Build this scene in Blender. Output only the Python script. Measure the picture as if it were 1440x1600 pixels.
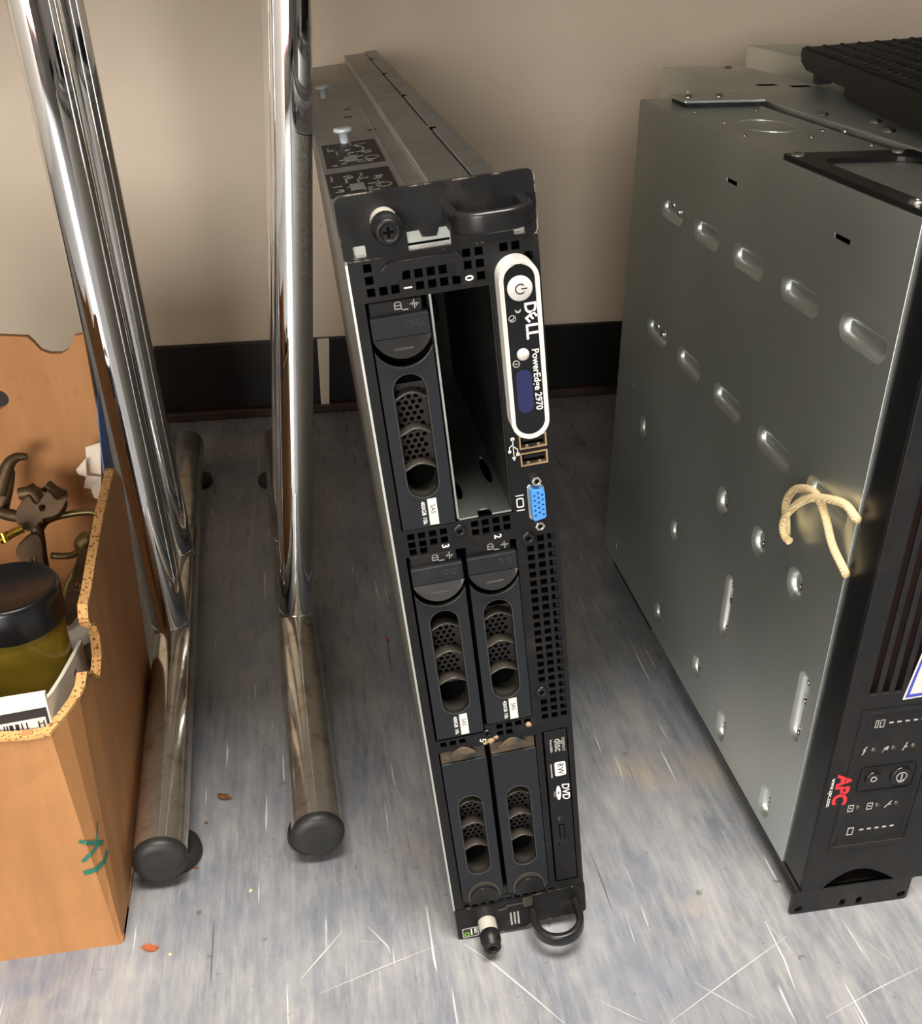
import bpy, bmesh, math, random
from mathutils import Vector, Matrix
from mathutils.geometry import tessellate_polygon
random.seed(7)
for o in list(bpy.data.objects): bpy.data.objects.remove(o)
scene = bpy.context.scene
COL = scene.collection
MM = 0.001

# ------------------------------------------------------------------ camera
F, CX, CY, HCAM = 1587.0, 720.0, 800.0, 0.57314
AX = Vector((0.98667858, -0.079574, 0.14189207))      # world X in camera axes (right, down, forward)
AY = Vector((-0.16268184, -0.48262279, 0.86058693))
AZ = Vector((0.0, -0.87220595, -0.48913881))
def to_world(c): return Vector((AX.dot(c), AY.dot(c), AZ.dot(c)))
cam = bpy.data.objects.new('camera', bpy.data.cameras.new('camera')); COL.objects.link(cam)
r_, u_, b_ = to_world(Vector((1, 0, 0))), to_world(Vector((0, -1, 0))), to_world(Vector((0, 0, -1)))
m = Matrix((r_, u_, b_)).transposed().to_4x4(); m.translation = (0, 0, HCAM)
cam.matrix_world = m
cam.data.sensor_fit = 'HORIZONTAL'; cam.data.sensor_width = 36.0; cam.data.lens = 36.0 * F / 1440.0
cam.data.clip_start = 0.01
scene.camera = cam

# ------------------------------------------------------------------ world, lamps, exposure
w = bpy.data.worlds.new('world'); scene.world = w; w.use_nodes = True
w.node_tree.nodes['Background'].inputs[0].default_value = (0.75, 0.78, 0.8, 1)
w.node_tree.nodes['Background'].inputs[1].default_value = 0.25
def area(name, loc, sx, sy, energy, col, rot=(0, 0, 0)):
    l = bpy.data.lights.new(name, 'AREA'); l.shape = 'RECTANGLE'; l.size = sx; l.size_y = sy
    l.energy = energy; l.color = col
    o = bpy.data.objects.new(name, l); COL.objects.link(o); o.location = loc; o.rotation_euler = rot
    return o
area('ceiling_lamp', (0.1, -0.05, 2.44), 1.2, 0.8, 95, (1.0, 0.94, 0.86))
scene.view_settings.view_transform = 'Standard'; scene.view_settings.look = 'None'
scene.view_settings.gamma = 1.0; scene.view_settings.use_curve_mapping = False
scene.view_settings.exposure = 0.52

# ------------------------------------------------------------------ ray helpers (mm): where a line of sight meets a plane of the place
def _ray(px, py): return to_world(Vector(((px - CX) / F, (py - CY) / F, 1.0)))
def at_plane(px, py, p, n):
    d = _ray(px, py); o = Vector((0, 0, HCAM)); n = Vector(n); p = Vector(p) * MM
    return (o + d * ((p - o).dot(n) / d.dot(n))) * 1000
def at_y(px, py, Y): return at_plane(px, py, (0, Y, 0), (0, 1, 0))
def at_x(px, py, X): return at_plane(px, py, (X, 0, 0), (1, 0, 0))
def at_z(px, py, Z): return at_plane(px, py, (0, 0, Z), (0, 0, 1))

# ------------------------------------------------------------------ materials
def lin(c):
    return tuple(((v / 255) / 12.92 if v / 255 <= 0.04045 else ((v / 255 + 0.055) / 1.055) ** 2.4) for v in c) + (1.0,)
class NT:
    def __init__(s, mat):
        s.t = mat.node_tree; s.n = s.t.nodes; s.bsdf = s.n['Principled BSDF']
        s.tc = s.n.new('ShaderNodeTexCoord')
    def link(s, a, b): s.t.links.new(a, b)
    def mapping(s, scale, rot=(0, 0, 0)):
        k = s.n.new('ShaderNodeMapping'); k.inputs['Scale'].default_value = scale; k.inputs['Rotation'].default_value = rot
        s.link(s.tc.outputs['Object'], k.inputs[0]); return k.outputs[0]
    def noise(s, scale, detail=4, rough=0.55, vec=None):
        k = s.n.new('ShaderNodeTexNoise'); k.inputs['Scale'].default_value = scale
        k.inputs['Detail'].default_value = detail; k.inputs['Roughness'].default_value = rough
        s.link(vec or s.tc.outputs['Object'], k.inputs['Vector']); return k.outputs[0]
    def voronoi(s, scale, out='Color', vec=None):
        k = s.n.new('ShaderNodeTexVoronoi'); k.inputs['Scale'].default_value = scale
        s.link(vec or s.tc.outputs['Object'], k.inputs['Vector']); return k.outputs[out]
    def ramp(s, fac, lo, hi, a=0.0, b=1.0):
        k = s.n.new('ShaderNodeMapRange'); k.clamp = True
        for i, v in enumerate((lo, hi, a, b)): k.inputs[i + 1].default_value = v
        s.link(fac, k.inputs[0]); return k.outputs[0]
    def mix(s, fac, a, b):
        k = s.n.new('ShaderNodeMix'); k.data_type = 'RGBA'
        if isinstance(fac, (int, float)): k.inputs[0].default_value = fac
        else: s.link(fac, k.inputs[0])
        for i, v in ((6, a), (7, b)):
            if isinstance(v, tuple): k.inputs[i].default_value = v
            else: s.link(v, k.inputs[i])
        return k.outputs[2]
    def math(s, op, a, b):
        k = s.n.new('ShaderNodeMath'); k.operation = op
        for i, v in enumerate((a, b)):
            if isinstance(v, (int, float)): k.inputs[i].default_value = v
            else: s.link(v, k.inputs[i])
        return k.outputs[0]
    def bump(s, h, strength, dist=0.001):
        k = s.n.new('ShaderNodeBump'); k.inputs['Strength'].default_value = strength; k.inputs['Distance'].default_value = dist
        s.link(h, k.inputs['Height']); s.link(k.outputs[0], s.bsdf.inputs['Normal'])
    def base(s, v): s.link(v, s.bsdf.inputs['Base Color'])
    def rough(s, v): s.link(v, s.bsdf.inputs['Roughness'])
    def edge(s, radius, lo=0.90, hi=0.995):
        bv = s.n.new('ShaderNodeBevel'); bv.samples = 4; bv.inputs[0].default_value = radius
        g = s.n.new('ShaderNodeNewGeometry'); d = s.n.new('ShaderNodeVectorMath'); d.operation = 'DOT_PRODUCT'
        s.link(bv.outputs[0], d.inputs[0]); s.link(g.outputs['Normal'], d.inputs[1])
        return s.ramp(d.outputs['Value'], lo, hi, 1.0, 0.0)
MATS = {}
def mat(name, col, rough=0.5, metal=0.0, var=None, bump=None, rvar=0.0, spec=0.5, emit=0.0):
    """var = (second colour, noise scale, low, high)"""
    m = bpy.data.materials.new(name); m.use_nodes = True; t = NT(m)
    t.bsdf.inputs['Base Color'].default_value = lin(col); t.bsdf.inputs['Roughness'].default_value = rough
    t.bsdf.inputs['Metallic'].default_value = metal; t.bsdf.inputs['Specular IOR Level'].default_value = spec
    if var: t.base(t.mix(t.ramp(t.noise(var[1], 6), var[2], var[3]), lin(col), lin(var[0])))
    if rvar: t.rough(t.ramp(t.noise(60, 5), 0.3, 0.7, max(rough - rvar, 0.02), rough + rvar))
    if bump: t.bump(t.noise(bump[0], 4), bump[1])
    if emit:
        t.bsdf.inputs['Emission Color'].default_value = lin(col); t.bsdf.inputs['Emission Strength'].default_value = emit
    MATS[name] = m; return t
# structure
t = mat('floor_vinyl', (118, 123, 131), 0.36)
v1 = t.mapping((26, 9.0, 1), (0, 0, 0.16)); v2 = t.mapping((190, 20, 1), (0, 0, 0.16)); v3 = t.mapping((150, 5, 1), (0, 0, -0.62)); v4 = t.mapping((150, 5, 1), (0, 0, 0.95)); v5 = t.mapping((240, 9, 1), (0, 0, 0.2))
c = t.mix(t.ramp(t.noise(1.0, 8, 0.7, v1), 0.34, 0.66), lin((102, 106, 115)), lin((144, 144, 144)))
c = t.mix(t.ramp(t.noise(1.0, 7, 0.75, v2), 0.46, 0.74, 0, 0.55), c, lin((172, 170, 165)))
c = t.mix(t.ramp(t.noise(8, 6, 0.65), 0.46, 0.70, 0, 0.48), c, lin((88, 97, 117)))
c = t.mix(t.ramp(t.noise(5.5, 6, 0.6), 0.58, 0.72, 0, 0.5), c, lin((172, 154, 126)))
c = t.mix(t.ramp(t.noise(1.0, 3, 0.5, v5), 0.68, 0.72, 0, 0.8), c, lin((206, 204, 200)))
c = t.mix(t.ramp(t.noise(1.0, 3, 0.5, v3), 0.71, 0.735, 0, 0.85), c, lin((212, 210, 204)))
c = t.mix(t.ramp(t.noise(1.0, 3, 0.5, v4), 0.715, 0.74, 0, 0.85), c, lin((212, 210, 204)))
c = t.mix(t.ramp(t.noise(1.0, 2, 0.5, t.mapping((210, 6, 1), (0, 0, -0.25))), 0.72, 0.745, 0, 0.7), c, lin((70, 66, 64)))
c = t.mix(t.ramp(t.noise(85, 4, 0.6), 0.66, 0.73, 0, 0.7), c, lin((72, 64, 58)))
t.base(c); t.rough(t.ramp(t.noise(1.0, 6, 0.6, v2), 0.3, 0.7, 0.24, 0.42)); t.bump(t.noise(1.0, 5, 0.6, v2), 0.12, 0.0006)
t = mat('wall_paint', (214, 203, 187), 0.55)
c = t.mix(t.ramp(t.noise(2.2, 4), 0.35, 0.7), lin((226, 211, 190)), lin((214, 197, 175)))
c = t.mix(t.ramp(t.noise(26, 3, 0.7), 0.735, 0.765, 0, 0.75), c, lin((96, 82, 72)))
c = t.mix(t.ramp(t.noise(1.0, 5, 0.6, t.mapping((6, 6, 55), (0, 0.5, 0))), 0.69, 0.75, 0, 0.35), c, lin((150, 135, 122)))
t.base(c); t.bump(t.noise(180, 3), 0.06)
mat('white_plaster', (186, 180, 172), 0.7)
mat('dark_plaster', (92, 88, 84), 0.7)
mat('ceiling_white', (170, 166, 158), 0.8)
mat('baseboard_rubber', (13, 12, 12), 0.4, var=((24, 22, 20), 14, 0.4, 0.8))
mat('brown_strip', (66, 44, 30), 0.55, var=((40, 28, 22), 20, 0.4, 0.7))
mat('window_glow', (250, 246, 240), 0.3, emit=14.5)  # glow of the added window, lights the scene from out of view
mat('red_paint', (190, 42, 30), 0.4)  # made-up frame colour, puts the red streak into the chrome
mat('pale_laminate', (206, 203, 197), 0.45, var=((196, 192, 186), 8, 0.4, 0.7))  # pale tone given to the unseen worktop to brighten the server top's reflection
# metals
t = mat('galvanised', (222, 227, 223), 0.36, 0.96)
t.base(t.mix(t.ramp(t.noise(7, 1), 0.35, 0.65), lin((214, 220, 216)), lin((230, 234, 229))))
t.rough(t.ramp(t.noise(6, 1), 0.3, 0.7, 0.40, 0.46))
mat('grey_steel', (176, 175, 170), 0.42, 0.55, var=((160, 158, 153), 25, 0.4, 0.7), rvar=0.04)
mat('speckled_zinc', (150, 147, 138), 0.5, 0.8, var=((120, 116, 107), 260, 0.42, 0.62))
mat('bay_steel', (200, 206, 200), 0.38, 1.0, var=((160, 162, 152), 30, 0.4, 0.7))
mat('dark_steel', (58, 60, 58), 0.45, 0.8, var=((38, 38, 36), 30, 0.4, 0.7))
mat('chrome', (224, 226, 228), 0.045, 1.0, rvar=0.015)
t = mat('worn_chrome', (198, 190, 178), 0.12, 0.88)
t.base(t.mix(t.ramp(t.noise(55, 7, 0.7), 0.5, 0.72), lin((206, 200, 188)), lin((150, 130, 104))))
t.rough(t.ramp(t.noise(40, 5, 0.6), 0.4, 0.7, 0.09, 0.24))
mat('bright_screw', (205, 203, 196), 0.25, 1.0)
mat('collar_steel', (216, 210, 198), 0.35, 0.45)
mat('cup_lit_plastic', (50, 47, 43), 0.35)  # carrier plastic painted lighter where light falls into the slot cup
mat('rim_sheen_plastic', (58, 57, 55), 0.2)  # lighter tone paints the sheen along the slot and hollow rims
mat('zinc_bolt', (214, 226, 230), 0.4, 0.3)
mat('antique_brass', (150, 134, 96), 0.38, 0.85, var=((96, 84, 60), 40, 0.4, 0.7))
mat('rusty_brass', (100, 80, 56), 0.55, 0.6, var=((60, 46, 34), 30, 0.35, 0.7), bump=(120, 0.3))
mat('gold_band', (190, 160, 60), 0.25, 1.0)
# plastics and paint
t = mat('black_panel', (30, 31, 33), 0.42, spec=0.28)
t.base(t.mix(t.ramp(t.noise(38, 7, 0.7), 0.55, 0.85, 0, 0.5), lin((17, 17, 18)), lin((70, 60, 47))))
t.rough(t.ramp(t.noise(60, 5), 0.35, 0.7, 0.34, 0.52))
t = mat('chipped_black', (26, 26, 26), 0.38, spec=0.28)
e = t.edge(0.0009); e = t.math('MULTIPLY', e, t.ramp(t.noise(60, 4, 0.7), 0.50, 0.60))
c = t.mix(t.ramp(t.noise(45, 7, 0.75), 0.55, 0.8, 0, 0.4), lin((15, 15, 15)), lin((72, 64, 54)))
t.base(t.mix(e, c, lin((196, 186, 166)))); t.rough(t.ramp(t.noise(60, 5), 0.35, 0.7, 0.30, 0.5))
t = mat('drive_plastic', (44, 48, 53), 0.38, spec=0.28)
t.base(t.mix(t.ramp(t.noise(30, 7, 0.7), 0.56, 0.9, 0, 0.35), lin((29, 32, 36)), lin((74, 68, 58))))
t = mat('dusty_plastic', (42, 42, 42), 0.6)
t.base(t.mix(t.ramp(t.noise(60, 7, 0.7), 0.40, 0.66, 0, 0.9), lin((40, 40, 40)), lin((120, 98, 68))))
mat('latch_plastic', (20, 20, 21), 0.3, spec=0.4, var=((48, 44, 40), 30, 0.55, 0.85))
mat('rib_plastic', (62, 58, 52), 0.22)
mat('mesh_dark', (17, 14, 12), 0.6, var=((34, 24, 18), 60, 0.4, 0.7))
mat('black_void', (4, 4, 4), 0.9, spec=0.05)  # flat black painted in for the shade inside holes, slots and gaps
mat('gloss_black', (10, 11, 14), 0.12)
mat('white_bezel', (214, 212, 206), 0.4)
mat('button_white', (206, 200, 190), 0.4)
mat('print_white', (226, 226, 222), 0.5)
mat('print_grey', (172, 170, 164), 0.5)
mat('print_dark', (30, 30, 30), 0.5)
mat('lcd_blue', (34, 37, 78), 0.15, emit=0.02)
mat('vga_blue', (70, 140, 214), 0.4)
mat('port_tan', (196, 166, 128), 0.35, 0.6)
mat('circuit_green', (12, 34, 26), 0.5)
mat('sticker_white', (222, 220, 214), 0.5, var=((206, 202, 194), 60, 0.4, 0.7))
mat('sticker_dark', (34, 29, 27), 0.5)
mat('sticker_green', (96, 150, 46), 0.5)
mat('ups_black', (23, 23, 24), 0.42, spec=0.3, var=((32, 31, 30), 60, 0.4, 0.7), bump=(900, 0.12))
mat('ups_side_black', (13, 13, 14), 0.3)
mat('bracket_black', (18, 17, 16), 0.38, var=((30, 28, 26), 50, 0.5, 0.8))
mat('grille_black', (15, 13, 12), 0.55)
mat('filter_red', (40, 18, 14), 0.9)
mat('label_red', (214, 44, 52), 0.5)
mat('label_blue', (62, 74, 176), 0.5)
mat('cap_rubber', (32, 32, 31), 0.5, var=((52, 49, 44), 70, 0.45, 0.8))
mat('rubber_dark', (34, 32, 30), 0.6)
t = mat('cardboard', (186, 132, 78), 0.7)
c = t.mix(t.ramp(t.noise(1.0, 6, 0.65, t.mapping((40, 40, 6))), 0.35, 0.7), lin((180, 128, 78)), lin((162, 112, 66)))
c = t.mix(t.ramp(t.noise(160, 3), 0.62, 0.8, 0, 0.4), c, lin((140, 94, 54)))
c = t.mix(t.ramp(t.noise(1.0, 3, 0.5, t.mapping((150, 150, 10), (0.3, 0.2, 0))), 0.72, 0.76, 0, 0.6), c, lin((216, 178, 128)))
t.base(c); t.bump(t.noise(1.0, 4, 0.6, t.mapping((90, 90, 14))), 0.15, 0.0008)
t = mat('cut_cardboard', (214, 164, 100), 0.8)
t.base(t.mix(t.ramp(t.noise(520, 2, 0.5), 0.56, 0.62), lin((206, 158, 98)), lin((120, 78, 42))))
mat('green_marker', (34, 110, 92), 0.55)
mat('paper_white', (226, 214, 194), 0.6, var=((206, 190, 166), 30, 0.4, 0.7))
mat('carton_white', (228, 224, 212), 0.5)
mat('blue_print', (44, 84, 140), 0.5, var=((60, 104, 160), 40, 0.4, 0.7))
t = mat('olive_glass', (104, 88, 22), 0.22)
t.base(t.mix(t.ramp(t.noise(24, 5), 0.35, 0.7), lin((124, 104, 26)), lin((74, 64, 18))))
mat('lid_black', (16, 17, 20), 0.3)
t = mat('landscape_print', (150, 120, 100), 0.3)
t.base(t.mix(t.ramp(t.noise(90, 4), 0.42, 0.58), lin((92, 96, 66)), lin((170, 140, 118))))
t = mat('rope_cotton', (232, 208, 160), 0.8)
w_ = t.n.new('ShaderNodeTexWave'); w_.inputs['Scale'].default_value = 320; w_.bands_direction = 'DIAGONAL'; w_.inputs['Distortion'].default_value = 2
t.link(t.tc.outputs['Object'], w_.inputs['Vector'])
t.base(t.mix(t.ramp(w_.outputs[1], 0.2, 0.6), lin((206, 176, 126)), lin((240, 220, 176)))); t.bump(w_.outputs[1], 0.5, 0.0006)
mat('dead_leaf', (112, 74, 40), 0.7, var=((74, 48, 28), 90, 0.4, 0.7))
mat('rust_scrap', (164, 84, 46), 0.7, var=((120, 60, 34), 90, 0.4, 0.7))
mat('crumb', (206, 190, 140), 0.7)
mat('scratch_pale', (184, 181, 175), 0.6)
mat('dust_fluff', (150, 128, 96), 0.9)

# ------------------------------------------------------------------ mesh builder (millimetres)
class MB:
    def __init__(s): s.v = []; s.f = []; s.smooth = []
    def add(s, vs, fs, smooth=False):
        o = len(s.v); s.v += [tuple(p) for p in vs]; s.f += [tuple(i + o for i in f) for f in fs]; s.smooth += [smooth] * len(fs); return s
    def box(s, x0, x1, y0, y1, z0, z1):
        vs = [(x, y, z) for z in (z0, z1) for y in (y0, y1) for x in (x0, x1)]
        return s.add(vs, [(0, 2, 3, 1), (4, 5, 7, 6), (0, 1, 5, 4), (2, 6, 7, 3), (0, 4, 6, 2), (1, 3, 7, 5)])
    def plate(s, outer, holes, fn, d0, d1):
        """polygon with holes; fn(a, b, d) -> point; prism between depths d0 and d1"""
        loops = [outer] + list(holes)
        tris = tessellate_polygon([[Vector((a, b, 0)) for a, b in lp] for lp in loops])
        flat = [p for lp in loops for p in lp]; n = len(flat)
        vs = [fn(a, b, d0) for a, b in flat] + [fn(a, b, d1) for a, b in flat]
        fs = []
        for tr in tris:
            a, b, c = tr
            ar = (flat[b][0] - flat[a][0]) * (flat[c][1] - flat[a][1]) - (flat[b][1] - flat[a][1]) * (flat[c][0] - flat[a][0])
            if abs(ar) < 1e-9: continue
            if ar < 0: a, b, c = a, c, b
            fs += [(a, b, c), (n + a, n + c, n + b)]
        o = 0
        for i, lp in enumerate(loops):
            k = len(lp); ar = sum(lp[j][0] * lp[(j + 1) % k][1] - lp[(j + 1) % k][0] * lp[j][1] for j in range(k))
            for j in range(k):
                a, b = o + j, o + (j + 1) % k
                fs.append((a, a + n, b + n, b) if (ar > 0) == (i == 0) else (a, b, b + n, a + n))
            o += k
        return s.add(vs, fs)
    def front(s, outer, holes, y0, y1):          # plate in the x-z plane, seen from -y
        return s.plate(outer, holes, lambda a, b, d: (a, d, b), y0, y1)
    def lattice(s, outer, holes, y0, y1):
        """plate in the x-z plane with rectangular holes, each given as a rect() loop"""
        bb = [(min(p[0] for p in h), max(p[0] for p in h), min(p[1] for p in h), max(p[1] for p in h)) for h in [outer] + list(holes)]
        xs = sorted({round(v, 3) for h in bb for v in h[:2]}); zs = sorted({round(v, 3) for h in bb for v in h[2:]})
        nx, nz = len(xs) - 1, len(zs) - 1
        sol = [[True] * nz for _ in range(nx)]
        for (a, b, c, d) in bb[1:]:
            for i in range(nx):
                if xs[i] >= a - .002 and xs[i + 1] <= b + .002:
                    for j in range(nz):
                        if zs[j] >= c - .002 and zs[j + 1] <= d + .002: sol[i][j] = False
        V = {}; vs = []; fs = []
        def vid(i, j, k):
            if (i, j, k) not in V: V[(i, j, k)] = len(vs); vs.append((xs[i], (y0, y1)[k], zs[j]))
            return V[(i, j, k)]
        for i in range(nx):
            for j in range(nz):
                if not sol[i][j]: continue
                fs.append((vid(i, j, 0), vid(i + 1, j, 0), vid(i + 1, j + 1, 0), vid(i, j + 1, 0)))
                fs.append((vid(i, j, 1), vid(i, j + 1, 1), vid(i + 1, j + 1, 1), vid(i + 1, j, 1)))
                for di, dj, e in ((-1, 0, ((i, j), (i, j + 1))), (1, 0, ((i + 1, j + 1), (i + 1, j))), (0, -1, ((i + 1, j), (i, j))), (0, 1, ((i, j + 1), (i + 1, j + 1)))):
                    a, b = i + di, j + dj
                    if not (0 <= a < nx and 0 <= b < nz and sol[a][b]):
                        (p, q), (r, t_) = e; fs.append((vid(p, q, 0), vid(r, t_, 0), vid(r, t_, 1), vid(p, q, 1)))
        return s.add(vs, fs)
    def lathe(s, prof, c, axis=(0, -1, 0), n=24, smooth=True):
        ax = Vector(axis).normalized(); e1 = ax.orthogonal().normalized(); e2 = ax.cross(e1); c = Vector(c)
        vs = []
        for (r, h) in prof:
            for k in range(n):
                a = 2 * math.pi * k / n; vs.append(c + ax * h + (e1 * math.cos(a) + e2 * math.sin(a)) * r)
        fs = []
        for i in range(len(prof) - 1):
            for k in range(n):
                q = (k + 1) % n; fs.append((i * n + k, i * n + q, (i + 1) * n + q, (i + 1) * n + k))
        o = len(s.v); s.add(vs, fs, smooth)
        return s.caps(o, n, len(prof))
    def caps(s, o, n, rows):
        e = len(s.v); s.v += [s.v[o + k] for k in range(n)] + [s.v[o + (rows - 1) * n + k] for k in range(n)]
        s.f += [tuple(e + k for k in range(n))[::-1], tuple(e + n + k for k in range(n))]; s.smooth += [False, False]; return s
    def tube(s, pts, r, n=12, caps=True, flat=None):
        """sweep a circle (or ellipse r, flat) along a polyline"""
        pts = [Vector(p) for p in pts]; vs = []; up = None
        for i, p in enumerate(pts):
            tg = (pts[min(i + 1, len(pts) - 1)] - pts[max(i - 1, 0)]).normalized()
            if up is None: up = tg.orthogonal().normalized()
            up = (up - tg * up.dot(tg)).normalized(); sd = tg.cross(up)
            rr = r(i / (len(pts) - 1)) if callable(r) else r
            for k in range(n):
                a = 2 * math.pi * k / n; vs.append(p + up * math.cos(a) * rr + sd * math.sin(a) * (flat or rr))
        fs = [(i * n + k, i * n + (k + 1) % n, (i + 1) * n + (k + 1) % n, (i + 1) * n + k) for i in range(len(pts) - 1) for k in range(n)]
        o = len(s.v); s.add(vs, fs, True)
        return s.caps(o, n, len(pts)) if caps else s
    def sweep(s, path, sec):
        """path: (point, side vector, up vector); sec: (a, b) section loop"""
        n = len(sec); vs = [Vector(p) + Vector(e) * a + Vector(u) * b for p, e, u in path for a, b in sec]
        fs = [(i * n + k, i * n + (k + 1) % n, (i + 1) * n + (k + 1) % n, (i + 1) * n + k) for i in range(len(path) - 1) for k in range(n)]
        o = len(s.v); s.add(vs, fs, True)
        return s.caps(o, n, len(path))
    def build(s, name, material, parent=None, bevel=0, seg=2, loc=None, angle=30):
        me = bpy.data.meshes.new(name); me.from_pydata([(a * MM, b * MM, c * MM) for a, b, c in s.v], [], s.f)
        bm = bmesh.new(); bm.from_mesh(me); bmesh.ops.recalc_face_normals(bm, faces=bm.faces); bm.to_mesh(me); bm.free()
        for p, sm in zip(me.polygons, s.smooth): p.use_smooth = sm
        me.materials.append(MATS[material])
        o = bpy.data.objects.new(name, me); COL.objects.link(o)
        if parent: o.parent = parent
        if loc: o.location = Vector(loc) * MM
        if bevel:
            b = o.modifiers.new('bevel', 'BEVEL'); b.width = bevel * MM; b.segments = seg; b.limit_method = 'ANGLE'; b.angle_limit = math.radians(angle)
        return o
def rect(x0, x1, z0, z1): return [(x0, z0), (x1, z0), (x1, z1), (x0, z1)]
def rrect(x0, x1, z0, z1, r, n=5):
    out = []
    for cx, cz, a0 in ((x1 - r, z0 + r, -90), (x1 - r, z1 - r, 0), (x0 + r, z1 - r, 90), (x0 + r, z0 + r, 180)):
        for k in range(n + 1):
            a = math.radians(a0 + 90 * k / n); out.append((cx + r * math.cos(a), cz + r * math.sin(a)))
    return out
def sq(cx, cz, w, h=None): h = h or w; return rect(cx - w / 2, cx + w / 2, cz - h / 2, cz + h / 2)
def circ(cx, cz, r, n=20, rz=None): return [(cx + r * math.cos(2 * math.pi * k / n), cz + (rz or r) * math.sin(2 * math.pi * k / n)) for k in range(n)]
def ring(cx, cz, r0, r1, y0, y1, mb=None, n=20):
    return (mb or MB()).front(circ(cx, cz, r1, n), [circ(cx, cz, r0, n)], y0, y1)
def empty(name, loc, label, cat, rot=(0, 0, 0), group=None):
    o = bpy.data.objects.new(name, None); COL.objects.link(o); o.location = Vector(loc) * MM; o.rotation_euler = rot
    o['label'] = label; o['category'] = cat
    if group: o['group'] = group
    return o
def tag(o, label, cat, group=None):
    o['label'] = label; o['category'] = cat
    if group: o['group'] = group
    return o
def struct(o): o['kind'] = 'structure'; return o
def text(body, size, material, parent, fn, bold=0.0, align='CENTER', shear=0.0, name='lettering', space=1.0):
    """flat lettering; fn(tx, ty) -> point in mm"""
    cu = bpy.data.curves.new('t', 'FONT'); cu.body = body; cu.size = size; cu.align_x = align; cu.align_y = 'CENTER'
    cu.offset = bold; cu.shear = shear; cu.space_character = space; cu.resolution_u = 3
    ob = bpy.data.objects.new('t', cu); me = bpy.data.meshes.new_from_object(ob)
    bpy.data.objects.remove(ob)
    for v in me.vertices: v.co = Vector(fn(v.co.x, v.co.y)) * MM
    me.name = name; me.materials.clear(); me.materials.append(MATS[material])
    o = bpy.data.objects.new(name, me); COL.objects.link(o); o.parent = parent
    return o
def down(u, v, y):      # lettering that reads from top to bottom, on a plane seen from -y
    return lambda a, b: (u + b, y, v - a)

# ------------------------------------------------------------------ the room
WALL_Y = 1332
struct(MB().box(-2200, 2200, -3200, WALL_Y, -30, 0).build('floor', 'floor_vinyl'))
struct(MB().box(-2200, 2200, WALL_Y, WALL_Y + 60, 0, 2500).build('wall_back', 'wall_paint'))
struct(MB().box(-2260, -2200, -3200, WALL_Y, 0, 2500).build('wall_left', 'white_plaster'))
struct(MB().box(2200, 2260, -3200, WALL_Y, 0, 2500).build('wall_right', 'dark_plaster'))
struct(MB().box(-2200, 2200, -3260, -3200, 0, 2500).build('wall_front', 'dark_plaster'))
struct(MB().box(-2200, 2200, -3200, WALL_Y, 2500, 2560).build('ceiling', 'ceiling_white'))
b = MB().box(-2200, 2200, WALL_Y - 7, WALL_Y, 12, 106.5)
struct(b.build('baseboard_back', 'baseboard_rubber', bevel=2))
struct(MB().box(-2200, 2200, WALL_Y - 15, WALL_Y, 0, 13).build('trim_1', 'brown_strip', bevel=2))
# unseen low window added behind the camera, shaped to give the daylight and the white and red streaks in the chrome
wf = MB().front(rect(-2150, -300, 250, 1550), [rect(-2100, -1250, 300, 1500), rect(-1200, -350, 300, 1500)], -3200, -3165)
win = struct(wf.build('added_window_1', 'red_paint', bevel=4))
for x0, x1 in ((-2100, -1250), (-1200, -350)):
    MB().box(x0, x1, -3196, -3192, 300, 1500).build('glow_pane', 'window_glow', win)
# white painted strip on the baseboard
s_ = MB().front([(20.5, 4), (31.5, 4), (37.5, 107), (21.5, 107)], [], WALL_Y - 13, WALL_Y - 7.2).build('wall_strip', 'wall_paint', bevel=1)
struct(s_); s_.name = 'trim_2'
# worktop overhead, out of view, inferred from the shade and shaped to keep the ceiling light off the wall and the floor behind
wt = empty('worktop', (0, 1000, 620), 'unseen worktop above the chrome legs, made pale to lift reflections', 'worktop')
MB().box(-1500, 1500, -580, 330, 0, 28).build('board', 'pale_laminate', wt, bevel=2)

# ------------------------------------------------------------------ chrome leg frames
def leg_frame(label, foot0, foot1, uprights, lean, r_up, glides, rr):
    o = empty('chrome_leg_frame', (foot0[0], foot0[1], 0), label, 'table leg', group='chrome legs standing beside the box')
    ox, oy = foot0[0], foot0[1]
    f0 = Vector((0, 0, 27)); f1 = Vector((foot1[0] - ox, foot1[1] - oy, 27)); d = (f1 - f0).normalized()
    MB().tube([f0 + d * 2, f1 - d * 10, f1 - d * 6, f1 - d * 2.5, f1], lambda k: 18.3 if k < 0.4 else (17.5 if k < 0.6 else (14 if k < 0.8 else 6)), 40).build('foot', 'worn_chrome', o)
    MB().lathe([(12, -4.5), (16.5, -4), (18.2, -2), (18.6, 0), (18.6, 3)], f0, -d * -1, 40).build('end_cap', 'cap_rubber', o)
    for (x, y) in uprights:
        p0 = Vector((x - ox, y - oy, 36)); p1 = Vector((x - ox + lean * 0.765, y - oy, 619))
        MB().tube([p0, p0.lerp(p1, 0.5), p1], r_up, 48).build('upright', 'chrome', o)
        MB().lathe([(r_up + 0.05, 0), (r_up + 0.35, 0.3), (r_up + 0.35, 1.0), (r_up + 0.05, 1.3)], p0 + (p1 - p0).normalized() * 8.5, (p1 - p0), 40).build('weld_ring', 'chrome', o)
    for (x, y) in glides:
        MB().lathe([(rr, 0), (rr + 1, 2), (rr, 8), (rr - 4, 10)], (x - ox, y - oy, 0), (0, 0, 1), 28).build('glide', 'rubber_dark', o)
    return o
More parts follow.
